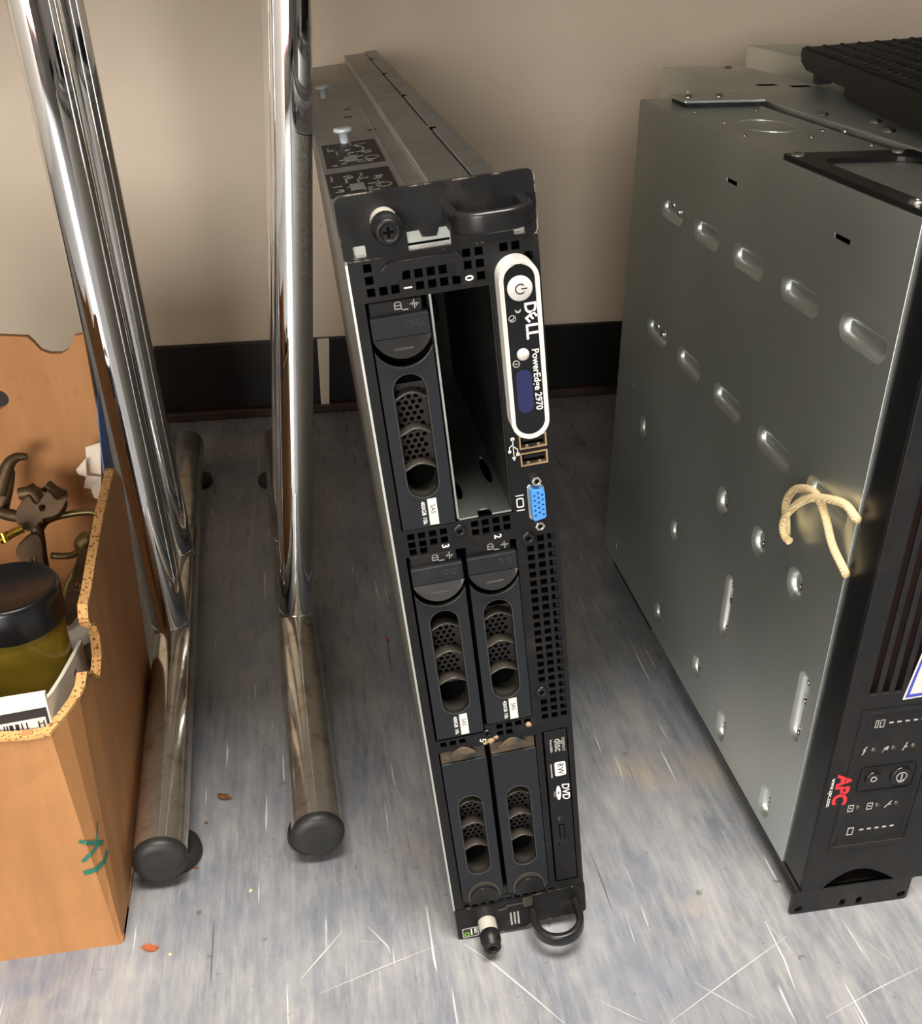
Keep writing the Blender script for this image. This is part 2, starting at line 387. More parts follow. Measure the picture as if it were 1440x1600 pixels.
leg_frame('chrome leg frame hard against the cardboard box, leaning to the left', (-123.1, 515.7), (-148.5, 1195), [(-134.5, 776), (-138.5, 902)], -32, 16.2, [(-119, 543), (-139, 1130)], 19)
leg_frame('chrome leg frame next to the rack server, leaning to the right', (-15.7, 521.1), (-38.5, 1190), [(-24.0, 779), (-27.8, 906)], 52, 15.6, [(-19, 546), (-45, 1118)], 19)

# ------------------------------------------------------------------ rack server on its side
TH = math.radians(6.25)
srv = empty('rack_server', (70.9, 440.3, 0), 'black front rack server standing on its side, leaning on the chrome leg', 'server', (0, -TH, 0))
# chassis: folded sheet, open at the front
ch = MB()
ch.box(0.2, 1.4, 1.5, 764, 20, 455.5)                                   # left cover
ch.box(85.2, 86.4, 1.5, 764, 20, 455.5)
ch.box(0.2, 86.4, 1.5, 764, 454.3, 456); ch.box(0.2, 86.4, 1.5, 764, 18.5, 20)
ch.box(0.2, 86.4, 762, 764, 20, 455)
ch.build('chassis', 'grey_steel', srv)
MB().box(0.0, 0.9, 1.6, 764, 28, 454).build('side_cover', 'speckled_zinc', srv)
MB().box(-0.2, 0.9, 0.1, 1.6, 28, 453).build('cover_edge', 'galvanised', srv)
for z0, z1 in ((456, 462.6), (12, 18.5)):
    MB().box(51, 73.2, 2.5, 776, z0, z1).build('slide_rail', 'grey_steel', srv, bevel=0.8)
    MB().box(74.6, 87.4, 2.5, 790, z0, z1).build('slide_rail', 'grey_steel', srv, bevel=0.8)
    MB().box(73, 75, 3, 775, z0, z1 - 4).build('rail_channel', 'black_void', srv)
    for y in (258, 420, 575, 712):
        MB().lathe([(1.9, 0), (1.9, 2.2), (1.2, 2.6)], (73.4, y, z1 - 2.2), (0, 0, 1), 12).build('rivet', 'bright_screw', srv)
        MB().box(73.6, 77.5, y - 9, y - 2.5, z1 - 0.5, z1 + 0.06).build('rail_notch', 'black_void', srv)
MB().box(40.6, 41.4, 60, 764, 456, 456.5).build('cover_fold', 'grey_steel', srv)
for (u, y) in ((18.5, 281), (15.5, 516)):
    b_ = MB().lathe([(3.0, 0), (3.0, 7.0), (6.0, 7.3), (6.4, 8.2), (6.2, 9.6), (4, 10)], (u, y, 456), (0, 0, 1), 18).build('stud', 'zinc_bolt', srv)
for (u, y) in ((28, 390), (30, 430), (40, 318)):
    MB().box(u - 3, u + 3, y - 3, y + 3, 455.8, 456.1).build('cover_mark', 'sticker_dark', srv)
def cover_label(u0, u1, y0, y1, seed):
    l = MB().box(u0, u1, y0, y1, 456, 456.25).build('cover_label', 'sticker_dark', srv)
    rnd = random.Random(seed); p = MB()
    for k in range(26):
        u = rnd.uniform(u0 + 2, u1 - 8); y = rnd.uniform(y0 + 4, y1 - 12); w_, h_ = rnd.choice(((1.2, 9), (5, 1.6), (1.0, 14), (3, 3), (4.5, 2)))
        p.box(u, min(u + w_, u1 - 1), y, min(y + h_, y1 - 1), 456.25, 456.35)
    p.box(u0 + 12, u0 + 20, y0 + 14, y0 + 30, 456.25, 456.35)
    p.plate(circ(u1 - 7, y0 + 18, 4.6, 20, 6), [circ(u1 - 7, y0 + 18, 3.6, 20, 4.8)], lambda a, b, d: (a, b, d), 456.25, 456.35)
    p.build('label_print', 'print_grey', l)
cover_label(2.5, 38.5, 200, 281, 3); cover_label(0.5, 38, 118, 184, 5)

# front panel with its ventilation holes
H38 = 3.9
holes = [(9.3, 450.4), (9.3, 444.8), (9.3, 439.3), (14.8, 439.3), (20.2, 439.3), (25.8, 444.9), (31.3, 444.9), (36.8, 444.9), (42.2, 444.9), (53.4, 450.5), (59.0, 450.5),
         (53.4, 445), (59, 445), (59, 439.4), (70.2, 450.6), (75.6, 450.6), (81.3, 445.2), (31.3, 439.3), (36.8, 439.3), (42.2, 439.3), (47.8, 439.3)]
for k in range(4):
    holes += [(9.9 + 5.6 * k, 312.0), (9.9 + 5.6 * k, 307.4)] if False else [(9.9 + 5.6 * k, 311.2), (9.9 + 5.6 * k, 306.3)]
    holes += [(43.0 + 5.5 * k, 312.2), (43.0 + 5.5 * k, 307.3)]
holes += [(9.9, 302.0), (15.4, 302.0)]
holes += [(10 + 5.6 * k, 169.6) for k in range(3)] + [(43.5 + 5.5 * k, 175.2) for k in range(4)] + [(43.5, 170), (49, 170)]
for k in range(23):
    v = 297 - 5.5 * k
    holes += [(76.2, v), (81.8, v)]
    if abs(v - 195.4) > 5 and k > 0: holes.append((70.6, v))
hp = [sq(u, v, 3.7, 3.9) for u, v in holes] + [sq(8.5 + 5.6 * k, 30.4, 3.6, 2.9) for k in range(11)]
bay1 = rect(5.7, 63.2, 315.2, 434.8)
bay2 = rect(5.7, 35.0, 173, 299.5); bay2b = rect(35.0, 63.4, 178, 299.5)
bay3 = rect(6.2, 63.8, 33.4, 164)
usbh = [rect(69.3, 83.3, v - 3.8, v + 3.8) for v in (353.6, 344.2)]
dvd = rect(67.6, 83.0, 34.6, 165.2)
fp = MB().lattice(rect(0.9, 86.2, 28.2, 453.9), hp + usbh + [bay1, bay2, bay2b, bay3, dvd], 0, 1.6).build('front_panel', 'black_panel', srv)
# black sheet standing for the unlit inside behind the openings, with the empty bay left open
MB().front(rect(1.5, 85, 29, 453), [rect(35.4, 62.6, 316.5, 434.5)], 16, 17).build('dark_backing', 'black_void', srv)
# the empty bay
cg = MB(); cg.box(34.6, 35.6, 1.0, 190, 316.5, 434.5).build('bay_wall', 'bay_steel', srv)
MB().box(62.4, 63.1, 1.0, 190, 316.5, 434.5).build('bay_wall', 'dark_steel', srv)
fl = MB().front([(0, 0), (27, 0), (27, 1), (0, 1)], [], 0, 1)
MB().plate([(35.4, 0.8), (45.4, 0.8), (45.4, 5), (47, 7), (51, 7), (52.6, 5), (52.6, 0.8), (62.6, 0.8), (62.6, 190), (35.4, 190)], [circ(39.5, 30, 2.2, 14, 10), circ(58, 48, 2.4, 14, 16)], lambda a, b, d: (a, b, d), 315.6, 316.6).build('bay_floor', 'bay_steel', srv)
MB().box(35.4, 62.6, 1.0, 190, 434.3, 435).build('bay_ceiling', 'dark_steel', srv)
MB().box(35.4, 62.6, 189, 190, 316, 435).build('bay_back', 'circuit_green', srv)
MB().box(40, 56, 172, 189, 360, 372).build('bay_connector', 'black_panel', srv, bevel=1)
MB().box(36.0, 39.5, 60, 75, 372, 380).build('bay_clip', 'sticker_white', srv, bevel=0.6)

# rack ears
slot = [(28.3, 455.2), (47.3, 455.2), (47.3, 463.6), (42.6, 463.6), (41.4, 460.2), (34.8, 460.2), (33.6, 463.6), (28.3, 463.6)]
MB().front(rrect(-0.6, 86.2, 453.9, 482.6, 3.2), [slot, rrect(4.3, 9.8, 455.2, 460.6, 0.6, 2), rrect(75.2, 80.2, 455.0, 458.6, 0.5, 2)], -0.3, 1.8).build('rack_ear', 'chipped_black', srv)
MB().box(3, 84, 2.2, 3.4, 454.5, 466).build('ear_backing', 'bay_steel', srv)
MB().box(28.5, 47, 1.9, 2.15, 457.0, 458.0).build('ear_slit', 'black_void', srv)
MB().front([(0.2, 28), (0.2, 1.5), (2.0, -1.2), (47.8, -1.2), (48.6, 1.5), (84.5, 1.5), (86.8, 3.6), (86.8, 28)], [], -0.3, 1.8).build('rack_ear', 'chipped_black', srv)
MB().front([(28.2, 20.4), (33.5, 20.4), (35.0, 22.6), (45.5, 22.6), (45.5, 23.6), (34.3, 23.6), (32.8, 21.4), (28.2, 21.4)], [], -0.9, -0.3).build('ear_seam', 'rib_plastic', srv)
MB().front(rrect(45.2, 51.5, 19.4, 28.6, 1), [], -1.2, -0.3).build('ear_latch', 'rib_plastic', srv)
# latch lever across the top holes
lv = [(19.5 + 4.8 * math.cos(math.radians(a)), 447.2 + 4.8 * math.sin(math.radians(a))) for a in range(100, 361, 20)]
lv += [(25.5, 447.6), (47.4, 447.8), (47.6, 441.6), (51.3, 441.4), (51.6, 449.2), (49.6, 452.2), (21, 452.2)]
MB().front(lv, [], -2.4, -0.1).build('release_lever', 'latch_plastic', srv, bevel=0.7)
# captive thumbscrews
for (u, v) in ((19.3, 469.8), (20.2, 11.8)):
    ts = MB().lathe([(6.0, 0), (6.0, 9.8)], (u, 0, v)).build('thumbscrew', 'collar_steel', srv)
    k = MB(); n = 36; prof = [(6.1, 9.2), (6.5, 9.8), (6.3, 16), (5.6, 16.6), (5.6, 20.6), (4.9, 21.4), (3.2, 21.4), (3.0, 20.6)]
    k.lathe(prof, (u, 0, v), n=n)
    for i in range(24):
        a = 2 * math.pi * i / 24; cx_, cz_ = u + 6.35 * math.cos(a), v + 6.35 * math.sin(a)
        k.box(cx_ - 0.28, cx_ + 0.28, -15.6, -10.2, cz_ - 0.28, cz_ + 0.28)
    k.build('knob', 'black_panel', ts)
    c_ = MB().box(u - 2.3, u + 2.3, -20.75, -20.5, v - 0.5, v + 0.5); c_.box(u - 0.5, u + 0.5, -20.76, -20.5, v - 2.3, v + 2.3)
    c_.build('cross_slot', 'black_void', ts)
# loop handles
def handle(u0, u1, v, dep, rad):
    pts = [(u0, 0, v), (u0, -dep + rad, v)]
    for k in range(1, 8): a = math.pi - k * math.pi / 16; pts.append((u0 + rad + rad * math.cos(a), -dep + rad - rad * math.sin(a), v))
    pts += [(u0 + rad, -dep, v), (u1 - rad, -dep, v)]
    for k in range(1, 8): a = math.pi / 2 - k * math.pi / 16; pts.append((u1 - rad + rad * math.cos(a), -dep + rad - rad * math.sin(a), v))
    pts += [(u1, -dep + rad, v), (u1, 0, v)]
    path = []
    for i, p in enumerate(pts):
        tg = (Vector(pts[min(i + 1, len(pts) - 1)]) - Vector(pts[max(i - 1, 0)])).normalized()
        path.append((p, tg.cross(Vector((0, 0, 1))), (0, 0, 1)))
    return MB().sweep(path, rrect(-2.3, 2.3, -4.6, 4.6, 1.6, 4)).build('handle', 'latch_plastic', srv)
handle(47.0, 79.0, 469.2, 25.5, 11.5); handle(50.6, 79.8, 12.6, 25.5, 14)

# drive carriers
def hex_mesh(u0, u1, v0, v1):
    hs = []; row = 0; v = v0 + 2.4
    while v < v1 - 2:
        u = u0 + 2.2 + (1.7 if row % 2 else 0)
        while u < u1 - 1.8: hs.append(circ(u, v, 1.22, 6)); u += 3.4
        v += 2.95; row += 1
    return MB().front(rect(u0, u1, v0, v1), hs, 0, 0.6)
def stadium(u0, u1, v0, v1, n=10):
    r = (u1 - u0) / 2; c = (u0 + u1) / 2
    return [(c + r * math.cos(math.pi * (1 + k / n)), v0 + r + r * math.sin(math.pi * (1 + k / n))) for k in range(n + 1)] + [(c + r * math.cos(math.pi * k / n), v1 - r + r * math.sin(math.pi * k / n)) for k in range(n + 1)]
def ribs(parent, u0, u1, vs):
    c = (u0 + u1) / 2; hw = (u1 - u0) / 2
    for v in vs:
        path = []
        for k in range(13):
            x = -hw + 2 * hw * k / 12; z = 3.0 * math.cos(x / hw * math.pi / 2) - 3.0
            path.append(((c + x, 4.6, v + z), (0, 1, 0), (0, 0, 1)))
        MB().sweep(path, rrect(-2.8, 4.0, -0.55, 0.55, 0.4, 2)).build('slot_rib', 'rib_plastic', parent)
MESHY = hex_mesh(0, 15.6, 0, 42)
def slot_inside(d, u0, u1, v0, v1):
    out = stadium(u0, u1, v0, v1); inn = stadium(u0 + 0.01, u1 - 0.01, v0 + .01, v1 - .01)
    n = len(out); vs = [(a, 0.6, b) for a, b in out] + [(a, 13.0, b) for a, b in out]
    MB().add(vs, [(i, (i + 1) % n, n + (i + 1) % n, n + i) for i in range(n)], False).build('slot_wall', 'cup_lit_plastic', d)
    c = (v1 - v0)
    MESHY.build('slot_mesh', 'mesh_dark', d, loc=(u0, 9.0, v0 + 16))
    MB().front(rect(u0 - .2, u1 + .2, v0 - .5, v1 + .5), [], 13, 13.4).build('slot_back', 'black_void', d)
    rim = stadium(u0 - 0.55, u1 + 0.55, v0 - 0.55, v1 + 0.55)
    MB().front(rim, [out], -0.35, 0.4).build('slot_rim', 'rim_sheen_plastic', d)
def sas_label(d, u, v0, v1):
    l = MB().box(u, u + 4.6, -0.25, 0, v0, v1).build('size_label', 'sticker_white', d)
    text('SAS', 3.4, 'print_dark', l, down(u + 2.3, (v0 + v1) / 2 + 1.5, -0.3))
    text('400GB 10k', 2.9, 'print_white', d, down(u - 2.4, (v0 + v1) / 2, -0.12), bold=0.05)
def icon_print(d, u, v, y):
    p = MB(); p.front(circ(u, v + 1.2, 1.7, 12, 1.1), [circ(u, v + 1.2, 1.2, 12, .7)], y, y + 0.1)
    p.box(u - 1.7, u - 1.2, y, y + .1, v - 1, v + 1.2); p.box(u + 1.2, u + 1.7, y, y + .1, v - 1, v + 1.2); p.box(u - 1.7, u + 1.7, y, y + .1, v - 1.4, v - 0.9)
    p.box(u + 1.7, u + 4.6, y, y + .1, v - 2.1, v - 1.6)
    p.box(u + 5.4, u + 9.6, y, y + .1, v + .1, v + .55); p.box(u + 7.2, u + 7.7, y, y + .1, v - 1.8, v + 2.4); p.box(u + 6.4, u + 6.8, y, y + .1, v - .3, v + 1.4); p.box(u + 8.2, u + 8.6, y, y + .1, v - .8, v + .8)
    p.build('icon_print', 'print_grey', d)
def carrier_latched(u0, u1, vt, vb, label):
    """vt: top of the cap, vb: bottom of the tray"""
    c = (u0 + u1) / 2; hw = (u1 - u0) / 2
    top = vt - 26.5
    def dip(x): return vt - 22.5 - 9.4 * max(0, 1 - (x / hw) ** 2) ** 0.7
    face = [(u0, vb), (u1, vb)] + [(c + hw - 2 * hw * k / 16, dip(hw - 2 * hw * k / 16)) for k in range(17)]
    s0, s1 = vb + 17.3, vt - 35.2
    d = MB().front(face, [stadium(c - 7.7, c + 7.7, s0, s1)], 0, 2.2).build('drive_carrier', 'drive_plastic', srv, bevel=0.35)
    d['label'] = label
    MB().front(rect(u0 + .6, u1 - .6, vb + 3, vt - 33), [stadium(c - 7.7, c + 7.7, s0, s1)], 2.3, 3).build('carrier_body', 'dark_steel', d)
    slot_inside(d, c - 7.7, c + 7.7, s0, s1)
    ribs(d, c - 7.4, c + 7.4, (s1 - 10.5, s1 - 29.3, s1 - 48.2))
    MB().box(u0 + .5, u1 - 2.2, 2.2, 12, vt - 7.2, vt - .4).build('cap', 'latch_plastic', d, bevel=0.6)
    icon_print(d, c + 0.2, vt - 3.4, 2.05)
    MB().box(u0 + .1, u1 - .1, -0.8, 8, vt - 17, vt - 6.8).build('latch_block', 'drive_plastic', d, bevel=0.5)
    for x in (4.4, 8.6): ring(c + x, vt - 11.2, 1.2, 1.5, -1.0, -0.8, n=16).build('indicator', 'rib_plastic', d)
    # crescent release button: a lip leaning out over a hollow
    m = MB(); nn = 14; vs = []
    for k in range(nn + 1):
        x = -hw + 2 * hw * k / nn; dz = 8.8 * max(0, 1 - (x / hw) ** 2) ** 0.72
        y_ = -1.0 - 3.6 * (dz / 8.8)
        vs += [(c + x, -0.8, vt - 17), (c + x, y_, vt - 17 - dz), (c + x, y_ + 1.2, vt - 17.4 - dz), (c + x, 4.0, vt - 18.0)]
    fs = [(4 * k + j, 4 * k + 4 + j, 4 * k + 4 + (j + 1) % 4, 4 * k + (j + 1) % 4) for k in range(nn) for j in range(4)]
    m.add(vs, fs, False).build('release_button', 'latch_plastic', d)
    MB().box(c - 4.6, c + 4.6, -3.05, -2.4, vt - 22.2, vt - 21.2).build('button_groove', 'rib_plastic', d)
    path = []
    for k in range(15):
        x = -hw * .98 + 2 * hw * .98 * k / 14; path.append(((c + x, 0.4, dip(x) + 0.1), (0, 1, 0), (0, 0, 1)))
    MB().sweep(path, rrect(-1.2, 1.2, -0.45, 0.45, 0.3, 2)).build('hollow_rim', 'rim_sheen_plastic', d)
    MB().box(u0 + .4, u1 - .4, 9, 10, vt - 36, vt - 16).build('hollow_back', 'black_void', d)
    sas_label(d, c + 0.6, vb + 1.0, vb + 16)
    return d
carrier_latched(6.6, 33.6, 434.0, 314.9 + 0.6, 'latched drive carrier beside the empty bay')
carrier_latched(7.0, 34.2, 298.4, 174.2, 'latched drive carrier in the middle row, beside the silver cover edge')
carrier_latched(36.6, 63.0, 299.0, 178.6, 'latched drive carrier in the middle row, beside the square hole grid')
def carrier_plain(u0, u1, vt, vb, label):
    c = (u0 + u1) / 2
    face = rect(u0, u1, vb, vt - 9)
    d = MB().front(face, [stadium(c - 7.2, c + 7.2, 57.8, 126.2)], 0, 2.2).build('drive_carrier', 'drive_plastic', srv, bevel=0.35)
    d['label'] = label
    MB().front(rect(u0 + .5, u1 - .5, vb + 3, vt - 9), [stadium(c - 7.2, c + 7.2, 57.8, 126.2)], 2.3, 3).build('carrier_body', 'dark_steel', d)
    slot_inside(d, c - 7.2, c + 7.2, 57.8, 126.2)
    ribs(d, c - 7.0, c + 7.0, (119.6, 100.8, 82.0))
    MB().box(u0 + .2, u1 - .2, 1.4, 8, vt - 9.2, vt - 0.8).build('dusty_cap', 'dusty_plastic', d, bevel=0.5)
    dm = [(c - 8 + 16 * k / 12, vt - 3 + 5.5 * math.sin(math.pi * k / 12)) for k in range(13)]
    MB().front(dm, [], -1.2, 3).build('dusty_bump', 'dusty_plastic', d, bevel=0.8)
    bt = [(c + 0.6 + 10.3 * math.cos(math.pi * k / 16), vb + 4.5 + 11.6 * math.sin(math.pi * k / 16)) for k in range(17)] + [(c - 9.7, vb - 0.2), (c + 10.9, vb - 0.2)]
    MB().front(bt, [], -0.5, -0.05).build('hollow_rim', 'rib_plastic', d)
    bt = [(c + 0.6 + 9.2 * math.cos(math.pi * k / 16), vb + 3.0 + 10 * math.sin(math.pi * k / 16)) for k in range(17)] + [(c - 8.6, vb - 0.2), (c + 9.8, vb - 0.2)]
    MB().front(bt, [], -2.6, -0.2).build('release_button', 'latch_plastic', d, bevel=0.9)
    return d
carrier_plain(7.0, 33.8, 163.2, 33.8, 'plain drive carrier in the bottom row, beside the silver cover edge')
carrier_plain(36.6, 63.4, 163.2, 33.8, 'plain drive carrier in the bottom row, beside the optical drive')
# dust clumps caught between the lower bays
for (u, v, r) in ((37.5, 166, 2.4), (40.5, 168, 1.8), (60.5, 172.5, 1.9), (34, 165.2, 1.5)):
    m = MB(); rnd = random.Random(int(u * 10)); base = []
    m.lathe([(0.3, -r * .5), (r * .8, -r * .2), (r, 0.1), (r * .6, r * .5), (.2, r * .7)], (u, 0.2, v), (rnd.uniform(-.4, .4), -1, rnd.uniform(-.4, .4)), 9)
    m.v = [(a + rnd.uniform(-.5, .5), b, c + rnd.uniform(-.5, .5)) for a, b, c in m.v]
    m.build('dust_clump', 'dust_fluff', srv)

# printed numbers and icons on the panel
for ch_, u, v in (('1', 25.6, 439.2), ('0', 53.4, 439.2), ('3', 26.6, 302.6), ('2', 54.0, 302.8), ('5', 32.8, 167.6)):
    text(ch_, 5.2, 'print_white', srv, down(u, v, -0.1), bold=0.12, name='bay_number')
p = MB(); y = -0.1                                                     # forked plug symbol and display symbol
p.box(66.1, 66.6, y, 0, 346, 356); p.front(circ(66.35, 356.2, 1.1, 10), [], y, 0); p.front([(65.2, 346.4), (67.5, 346.4), (66.35, 344.2)], [], y, 0)
p.front([(66.4, 352.5), (68.6, 350.6), (68.6, 348.4), (68.1, 348.4), (68.1, 350.3), (66.4, 351.8)], [], y, 0); p.front(sq(68.35, 347.6, 1.7), [], y, 0)
p.front([(66.3, 353.6), (64.2, 352), (64.2, 350.2), (64.7, 350.2), (64.7, 351.7), (66.3, 352.9)], [], y, 0); p.front(circ(64.4, 349.6, .9, 10), [], y, 0)
p.front(rrect(65.4, 69.2, 317.2, 322.8, 1), [rrect(66.0, 68.6, 317.9, 322.1, .6)], y, 0); p.box(65.2, 69.4, y, 0, 324.0, 324.5); p.box(65.2, 69.4, y, 0, 315.4, 315.9)
p.build('port_symbols', 'print_white', srv)
# panel screws
for (u, v, r) in ((34.9, 310.2, 3.6), (69.8, 298.6, 3.6), (69.9, 195.2, 3.4), (35.9, 172.6, 2.4)):
    sc = MB().lathe([(r, 0), (r, 0.7), (r - .7, 1.1), (1.6, 1.2), (1.3, .5)], (u, 0, v), n=20).build('panel_screw', 'latch_plastic', srv)
    x_ = MB().box(u - 1.3, u + 1.3, -1.15, -.4, v - .3, v + .3); x_.box(u - .3, u + .3, -1.16, -.4, v - 1.3, v + 1.3); x_.build('cross_slot', 'black_void', sc)

# control panel: white pill with glossy face
PU0, PU1, PV0, PV1 = 64.9, 83.3, 360.0, 447.2
cp = MB().front(stadium(PU0, PU1, PV0, PV1, 14), [stadium(PU0 + 2.1, PU1 - 2.1, PV0 + 2.1, PV1 - 2.1, 14)], -10.5, 0).build('control_panel', 'white_bezel', srv, bevel=1.0, seg=3)
MB().front(stadium(PU0 + 2.1, PU1 - 2.1, PV0 + 2.1, PV1 - 2.1, 14), [], -9.6, -1).build('glossy_face', 'gloss_black', cp)
pb = MB().lathe([(5.7, 9.4), (5.7, 10.6), (5.2, 11.2), (0.5, 11.3)], (74.1, 0, 434.2), n=28).build('power_button', 'white_bezel', cp)
q = MB(); arc = []
for k in range(21):
    a = math.radians(40 + 280 * k / 20); arc.append((74.1 + 2.5 * math.cos(a), 434.2 + 2.5 * math.sin(a)))
inn = [(74.1 + 1.9 * (x - 74.1) / 2.5, 434.2 + 1.9 * (z - 434.2) / 2.5) for x, z in arc][::-1]
q.front(arc + inn, [], -11.45, -11.3); q.box(74.4, 77.2, -11.45, -11.3, 433.9, 434.5); q.build('power_symbol', 'print_dark', cp)
Y = -9.75
text('D', 7.6, 'print_white', cp, down(78.0, 424.6, Y), bold=0.22)
th = math.radians(35)
text('E', 7.0, 'print_white', cp, lambda a, b: down(78.0, 420.2, Y)(a * math.cos(th) - b * math.sin(th), a * math.sin(th) + b * math.cos(th)), bold=0.22)
text('LL', 7.6, 'print_white', cp, down(78.0, 413.6, Y), bold=0.22)
text('PowerEdge 2970', 4.5, 'print_white', cp, down(78.9, 389.5, Y), bold=0.09)
MB().lathe([(2.9, 9.4), (2.9, 10.2), (2.2, 10.9), (0.4, 11.1)], (73.2, 0, 403), n=20).build('identify_button', 'button_white', cp)
q = ring(69.7, 398.8, 1.35, 1.75, Y - .05, Y + .1, n=16); q.box(68.9, 69.9, Y - .05, Y + .1, 398.5, 399.0); q.box(70.2, 70.7, Y - .05, Y + .1, 398.5, 399.0)
ring(69.6, 420.6, 1.35, 1.7, Y - .05, Y + .1, q, 16); q.front([(68.6, 420.4), (69.6, 420.2), (70.4, 421.4), (70.7, 421.1), (69.7, 419.7), (68.6, 419.9)], [], Y - .05, Y + .1)
q.front([(72.5 + 1.4 * math.cos(math.radians(a)), 424.2 + 1.4 * math.sin(math.radians(a))) for a in range(180, 361, 20)] + [(72.5 + 1.1 * math.cos(math.radians(a)), 424.9 + 1.1 * math.sin(math.radians(a))) for a in range(360, 179, -20)], [], Y - .05, Y + .1)
q.build('face_icons', 'print_grey', cp)
MB().front(stadium(68.9, 76.4, 373.6, 395.4), [], Y - .1, Y + .2).build('display', 'lcd_blue', cp)

# ports
for v in (353.6, 344.2):
    us = MB().front(rect(69.4, 83.2, v - 3.7, v + 3.7), [rect(70.2, 82.4, v - 2.9, v + 2.9)], -0.5, 10).build('usb_port', 'port_tan', srv)
    MB().box(70.2, 82.4, 3, 4, v - 2.9, v + 2.9).build('port_back', 'black_void', us)
    MB().box(71.2, 81.6, -0.2, 4, v + .4, v + 2.2).build('port_tongue', 'black_panel', us)
    sp_ = MB(); sp_.box(72.6, 74.0, 0.2, 3, v - 2.8, v - 1.6); sp_.box(78.4, 79.8, 0.2, 3, v - 2.8, v - 1.6); sp_.build('port_spring', 'bright_screw', us)
vg = MB().front([(71.2, 310.8), (72.3, 309.4), (79.0, 310.6), (80.2, 312), (80.2, 327.6), (79.0, 329), (72.3, 330.0), (71.2, 328.6)], [], -0.8, 1).build('display_port', 'bright_screw', srv, bevel=0.4)
vh = [circ(73.9 + 2.05 * c_ , 313.9 + 2.85 * r_ + (1.4 if c_ % 2 else 0), .62, 8) for c_ in range(3) for r_ in range(5)]
vh = [h for h in vh if max(z for _, z in h) < 327.4]
MB().front([(72.3, 311.9), (73.3, 310.8), (78.3, 311.6), (79.3, 312.6), (79.3, 326.9), (78.3, 328), (73.3, 328.8), (72.3, 327.7)], vh, -5.2, -0.8).build('port_insert', 'vga_blue', vg, bevel=0.3)
MB().front(rect(73, 78.6, 312.2, 327.4), [], -1.6, -0.9).build('pin_holes', 'black_void', vg)
for v in (332.8, 306.6):
    MB().front(circ(75.9, v, 2.7, 6), [circ(75.9, v, 1.2, 12)], -4.4, 0).build('hex_standoff', 'bright_screw', vg, bevel=0.3)

# optical drive
od = MB().box(68.9, 82.4, 0.2, 12, 36.0, 164.2).build('optical_drive', 'black_panel', srv, bevel=0.5)
od['label'] = 'slim optical drive with printed disc logos'
MB().front(rrect(73.2, 76.9, 73.6, 86.2, .5, 2), [rrect(73.7, 76.4, 74.1, 85.7, .4, 2)], -0.1, 0.3).build('button_gap', 'black_void', od)
MB().front(rrect(73.8, 76.3, 74.2, 85.6, .4, 2), [], -0.4, 0.3).build('eject_button', 'black_panel', od, bevel=0.2)
MB().lathe([(.7, 0), (.7, .1)], (72.6, .15, 69.2), n=10).build('eject_hole', 'black_void', od)
MB().box(73.2, 74.4, .05, .2, 90, 93.5).build('activity_light', 'rib_plastic', od)
text('disc', 6.6, 'print_grey', od, down(76.8, 152.4, 0.1), bold=0.12)
text('COMPACT', 2.3, 'print_grey', od, down(79.9, 152.4, 0.1), bold=0.05)
text('Recordable', 2.2, 'print_grey', od, down(72.6, 152.4, 0.1), bold=0.05)
rw = MB().front(rrect(73.6, 80.4, 127.6, 138.8, 1.3), [], 0.05, 0.15).build('rw_logo', 'print_white', od)
text('RW', 5.4, 'print_dark', rw, down(77.0, 133.2, 0.0), bold=0.03)
MB().box(71.2, 71.9, .05, .15, 127, 138).build('logo_line', 'print_grey', od)
text('DVD', 6.4, 'print_white', od, down(79.2, 114, 0.1), bold=0.16, shear=0.15)
MB().front(circ(74.8, 113.6, 1.5, 24, 6), [circ(74.8, 113.6, .45, 16, 1.3)], 0.05, 0.15).build('disc_ellipse', 'print_white', od)
text('ROM', 2.0, 'print_grey', od, down(72.3, 113, 0.1))

# processor sticker and rating text on the lower ear
st = MB().front(rrect(2.8, 14.4, 0.4, 10.2, .8, 3), [], -0.55, -0.3).build('processor_sticker', 'sticker_dark', srv)
MB().front(rrect(3.3, 13.9, 0.9, 9.7, .6, 3), [rrect(3.9, 13.3, 1.5, 9.1, .4, 3)], -0.62, -0.5).build('sticker_border', 'print_grey', st)
ring(6.2, 4.0, 1.0, 2.1, -0.7, -0.5, n=18).build('sticker_emblem', 'sticker_green', st)
text('AMD', 2.6, 'print_white', st, down(11.9, 6.2, -0.65), bold=0.05); MB().box(8.9, 9.7, -0.62, -0.5, 2.4, 8.4).build('sticker_line', 'print_white', st)
p = MB(); rnd = random.Random(21)
for k in range(3):
    v = 15.6
    while v > 4:
        h_ = rnd.uniform(.5, 1.6); p.box(40.6 - 2.4 * k, 41.8 - 2.4 * k, -0.42, -0.3, v - h_, v); v -= h_ + .45
p.build('rating_print', 'print_grey', srv)

# ------------------------------------------------------------------ uninterruptible power supplies on their sides
UX, UYF, UYC = 297.5, 422.6, 449.5
ups = empty('power_supply_unit', (UX, UYF, 0), 'silver sided rack power supply with a black slotted front, nearest the server', 'power supply')
def L(x, y, z): return (x - UX, y - UYF, z)
